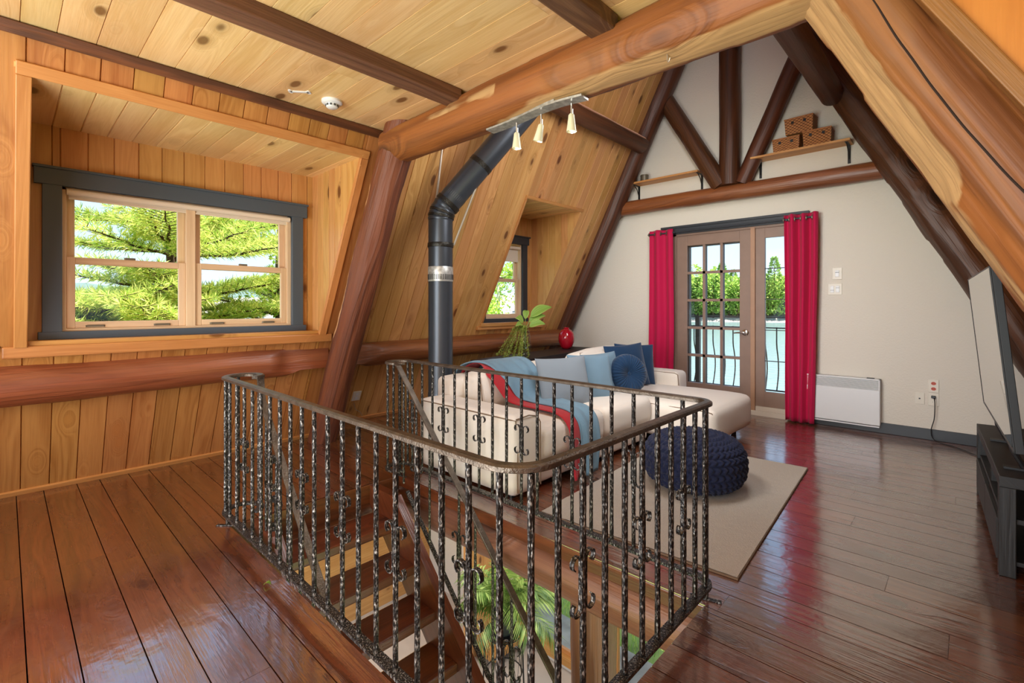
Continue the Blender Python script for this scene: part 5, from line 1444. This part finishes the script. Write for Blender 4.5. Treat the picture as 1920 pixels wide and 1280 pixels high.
# far shore: bank, rocks and a row of trees across the lake
mb = MB(); rows = []
sh0, sh1 = V((-190, 120, 0)), V((40, 215, 0))
sd_ = (sh1-sh0).normalized(); sn_ = V((-sd_.y, sd_.x, 0))
for j, (off, z) in enumerate(((-3, -4.6), (0, -4.0), (2, -3.0), (10, -1), (40, 3), (90, 8))):
    rows.append([sh0+sd_*(-200+14*i)+sn_*(off+2*mnoise.noise(V((i*.7, j, 0))))+V((0, 0, z+.5*mnoise.noise(V((i*.9, j, 5))))) for i in range(48)])
mb.grid(rows, flip=True); struct(mb.build('shore_land', stonem, smooth=True, ang=0))
def shore_tree(kind, seed, h):
    rnd = random.Random(seed); t = thing('shore_tree', 'x', 'tree', (0, 0, 0), 'trees along the far shore')
    bb = MB(); bb.tube([(0, 0, -1), (0, 0, h*.5), (0, 0, h*.95)], [.3, .2, .05], 6); bb.build('trunk', bark, t)
    nb = MB()
    for k in range(900):
        s = rnd.random()
        if kind: rr_ = (1-s)**.8*h*.20+.15; z = h*(.08+.92*s)
        else: rr_ = h*.27*math.sqrt(max(.02, 1-(2*s-1)**2)); z = h*(.12+.88*s)
        az = rnd.uniform(0, 2*PI); q = rr_*math.sqrt(rnd.uniform(.35, 1))*(1+.3*mnoise.noise(V((cos(az)*2, sin(az)*2, z*.5+seed))))
        leafcard(nb, V((q*cos(az), q*sin(az), z)), (V((cos(az), sin(az), rnd.uniform(-.6, .8)))).normalized(), rnd.uniform(.6, 1.1), .32, rnd)
    o = nb.build('crown', leaf_far2 if kind else leaf_far, t); o['kind'] = 'stuff'; return t
pr_ = [shore_tree(0, 1, 16), shore_tree(0, 2, 13), shore_tree(1, 3, 19), shore_tree(1, 4, 15)]
rnd = random.Random(77); n = 0
for rowk, (off, dz, cnt, st) in enumerate(((3.5, -2.9, 52, 2.4), (9, -1.4, 44, 2.9), (19, .6, 40, 3.2))):
    for i in range(cnt):
        k = rnd.choice((0, 0, 1, 1, 2, 3)) if n >= 4 else n
        p = sh0+sd_*(64+st*i+rnd.uniform(-.8, .8))+sn_*(off+rnd.uniform(-1.2, 1.2))+V((0, 0, dz))
        if n < 4: o = pr_[n]; o.location = p
        else: o = dup(pr_[k], loc=p)
        s = rnd.uniform(.75, 1.15); o.scale = (s, s, s*rnd.uniform(.85, 1.1)); o.rotation_euler = (0, 0, rnd.uniform(0, 6))
        o['label'] = ('dark conifer' if k > 1 else 'pale green leafy tree')+' in the row of trees on the far lake shore'
        o['group'] = 'shore conifers across the lake' if k > 1 else 'leafy trees across the lake'
        n += 1
# distant hill seen low in the left window
mb = MB(); rows = []
for j in range(7):
    s = j/6; rows.append([V((-420-160*s, -260+22*i, -5+(26+8*mnoise.noise(V((i*.25, 0, 1))))*sin(s*PI/2)*(1+.12*mnoise.noise(V((i*.9, j, 2)))))) for i in range(40)])
mb.grid(rows, flip=False); struct(mb.build('hill', hillm, smooth=True, ang=0))

# ================================================================== LIGHT
w = bpy.data.worlds.new('sky'); S.world = w; w.use_nodes = True; nt = w.node_tree; nt.nodes.clear()
wo = nt.nodes.new('ShaderNodeOutputWorld'); bg = nt.nodes.new('ShaderNodeBackground'); nt.links.new(bg.outputs[0], wo.inputs[0])
tc = nt.nodes.new('ShaderNodeTexCoord'); sp = nt.nodes.new('ShaderNodeSeparateXYZ'); nt.links.new(tc.outputs['Generated'], sp.inputs[0])
rp_ = nt.nodes.new('ShaderNodeValToRGB'); nt.links.new(sp.outputs[2], rp_.inputs[0])
e = rp_.color_ramp.elements; e[0].position = 0; e[0].color = (.66, .80, .94, 1); e[1].position = .6; e[1].color = (.34, .55, .9, 1)
e2 = e.new(.12); e2.color = (.54, .74, .96, 1)
nt.links.new(rp_.outputs[0], bg.inputs[0]); bg.inputs[1].default_value = WORLD
def light(name, kind, loc, energy, col, rot=None, target=None, size=1., sy=None, ang=None):
    l = bpy.data.lights.new(name, kind); l.energy = energy; l.color = col
    if kind == 'AREA':
        l.size = size
        if sy: l.shape = 'RECTANGLE'; l.size_y = sy
    if kind == 'SUN': l.angle = ang or .01
    if kind in ('SPOT', 'POINT'): l.shadow_soft_size = size
    o = bpy.data.objects.new(name, l); C.objects.link(o); o.location = loc
    if target is not None: o.rotation_euler = (V(target)-V(loc)).to_track_quat('-Z', 'Y').to_euler()
    return o
light('sun', 'SUN', (20, -10, 40), 13, (1, .95, .85), target=(20-.47*40/.88*.9, -10, 0), ang=.01)
for nm, loc, en, col, tg, sx_, sy_ in LIGHTS:
    light(nm, 'AREA', loc, en, col, target=tg, size=sx_, sy=sy_)

for i, (x, tx) in enumerate(((-1.79, -2.2), (-1.635, -1.6), (-1.42, -.7))):
    l = bpy.data.lights.new('track_spot', 'SPOT'); l.energy = SPOT; l.color = (1, .96, .9); l.spot_size = math.radians(98); l.spot_blend = 1; l.shadow_soft_size = .03
    o = bpy.data.objects.new('track_spot', l); C.objects.link(o); o.location = (x, YL, 2.05); o.rotation_euler = (V((tx, 5.7, .45))-V(o.location)).to_track_quat('-Z', 'Y').to_euler()

# ================================================================== CAMERA
cd = bpy.data.cameras.new('camera'); cam = bpy.data.objects.new('camera', cd); C.objects.link(cam); S.camera = cam
cam.location = (0, 0, 1.2); cam.rotation_euler = (PI/2, 0, math.radians(43.4))
cd.sensor_fit = 'HORIZONTAL'; cd.sensor_width = 36; cd.lens = 36*900/1920
cd.shift_y = -(640-574)/1920; cd.clip_start = .02; cd.clip_end = 3000
S.view_settings.view_transform = 'Standard'; S.view_settings.look = 'None'; S.view_settings.gamma = 1; S.view_settings.use_curve_mapping = False
S.view_settings.exposure = EXPO
S.cycles.use_denoising = True; S.cycles.max_bounces = 10; S.cycles.diffuse_bounces = 5; S.cycles.glossy_bounces = 5; S.cycles.transparent_max_bounces = 12
S.cycles.sample_clamp_indirect = 6; S.cycles.caustics_reflective = False; S.cycles.caustics_refractive = False
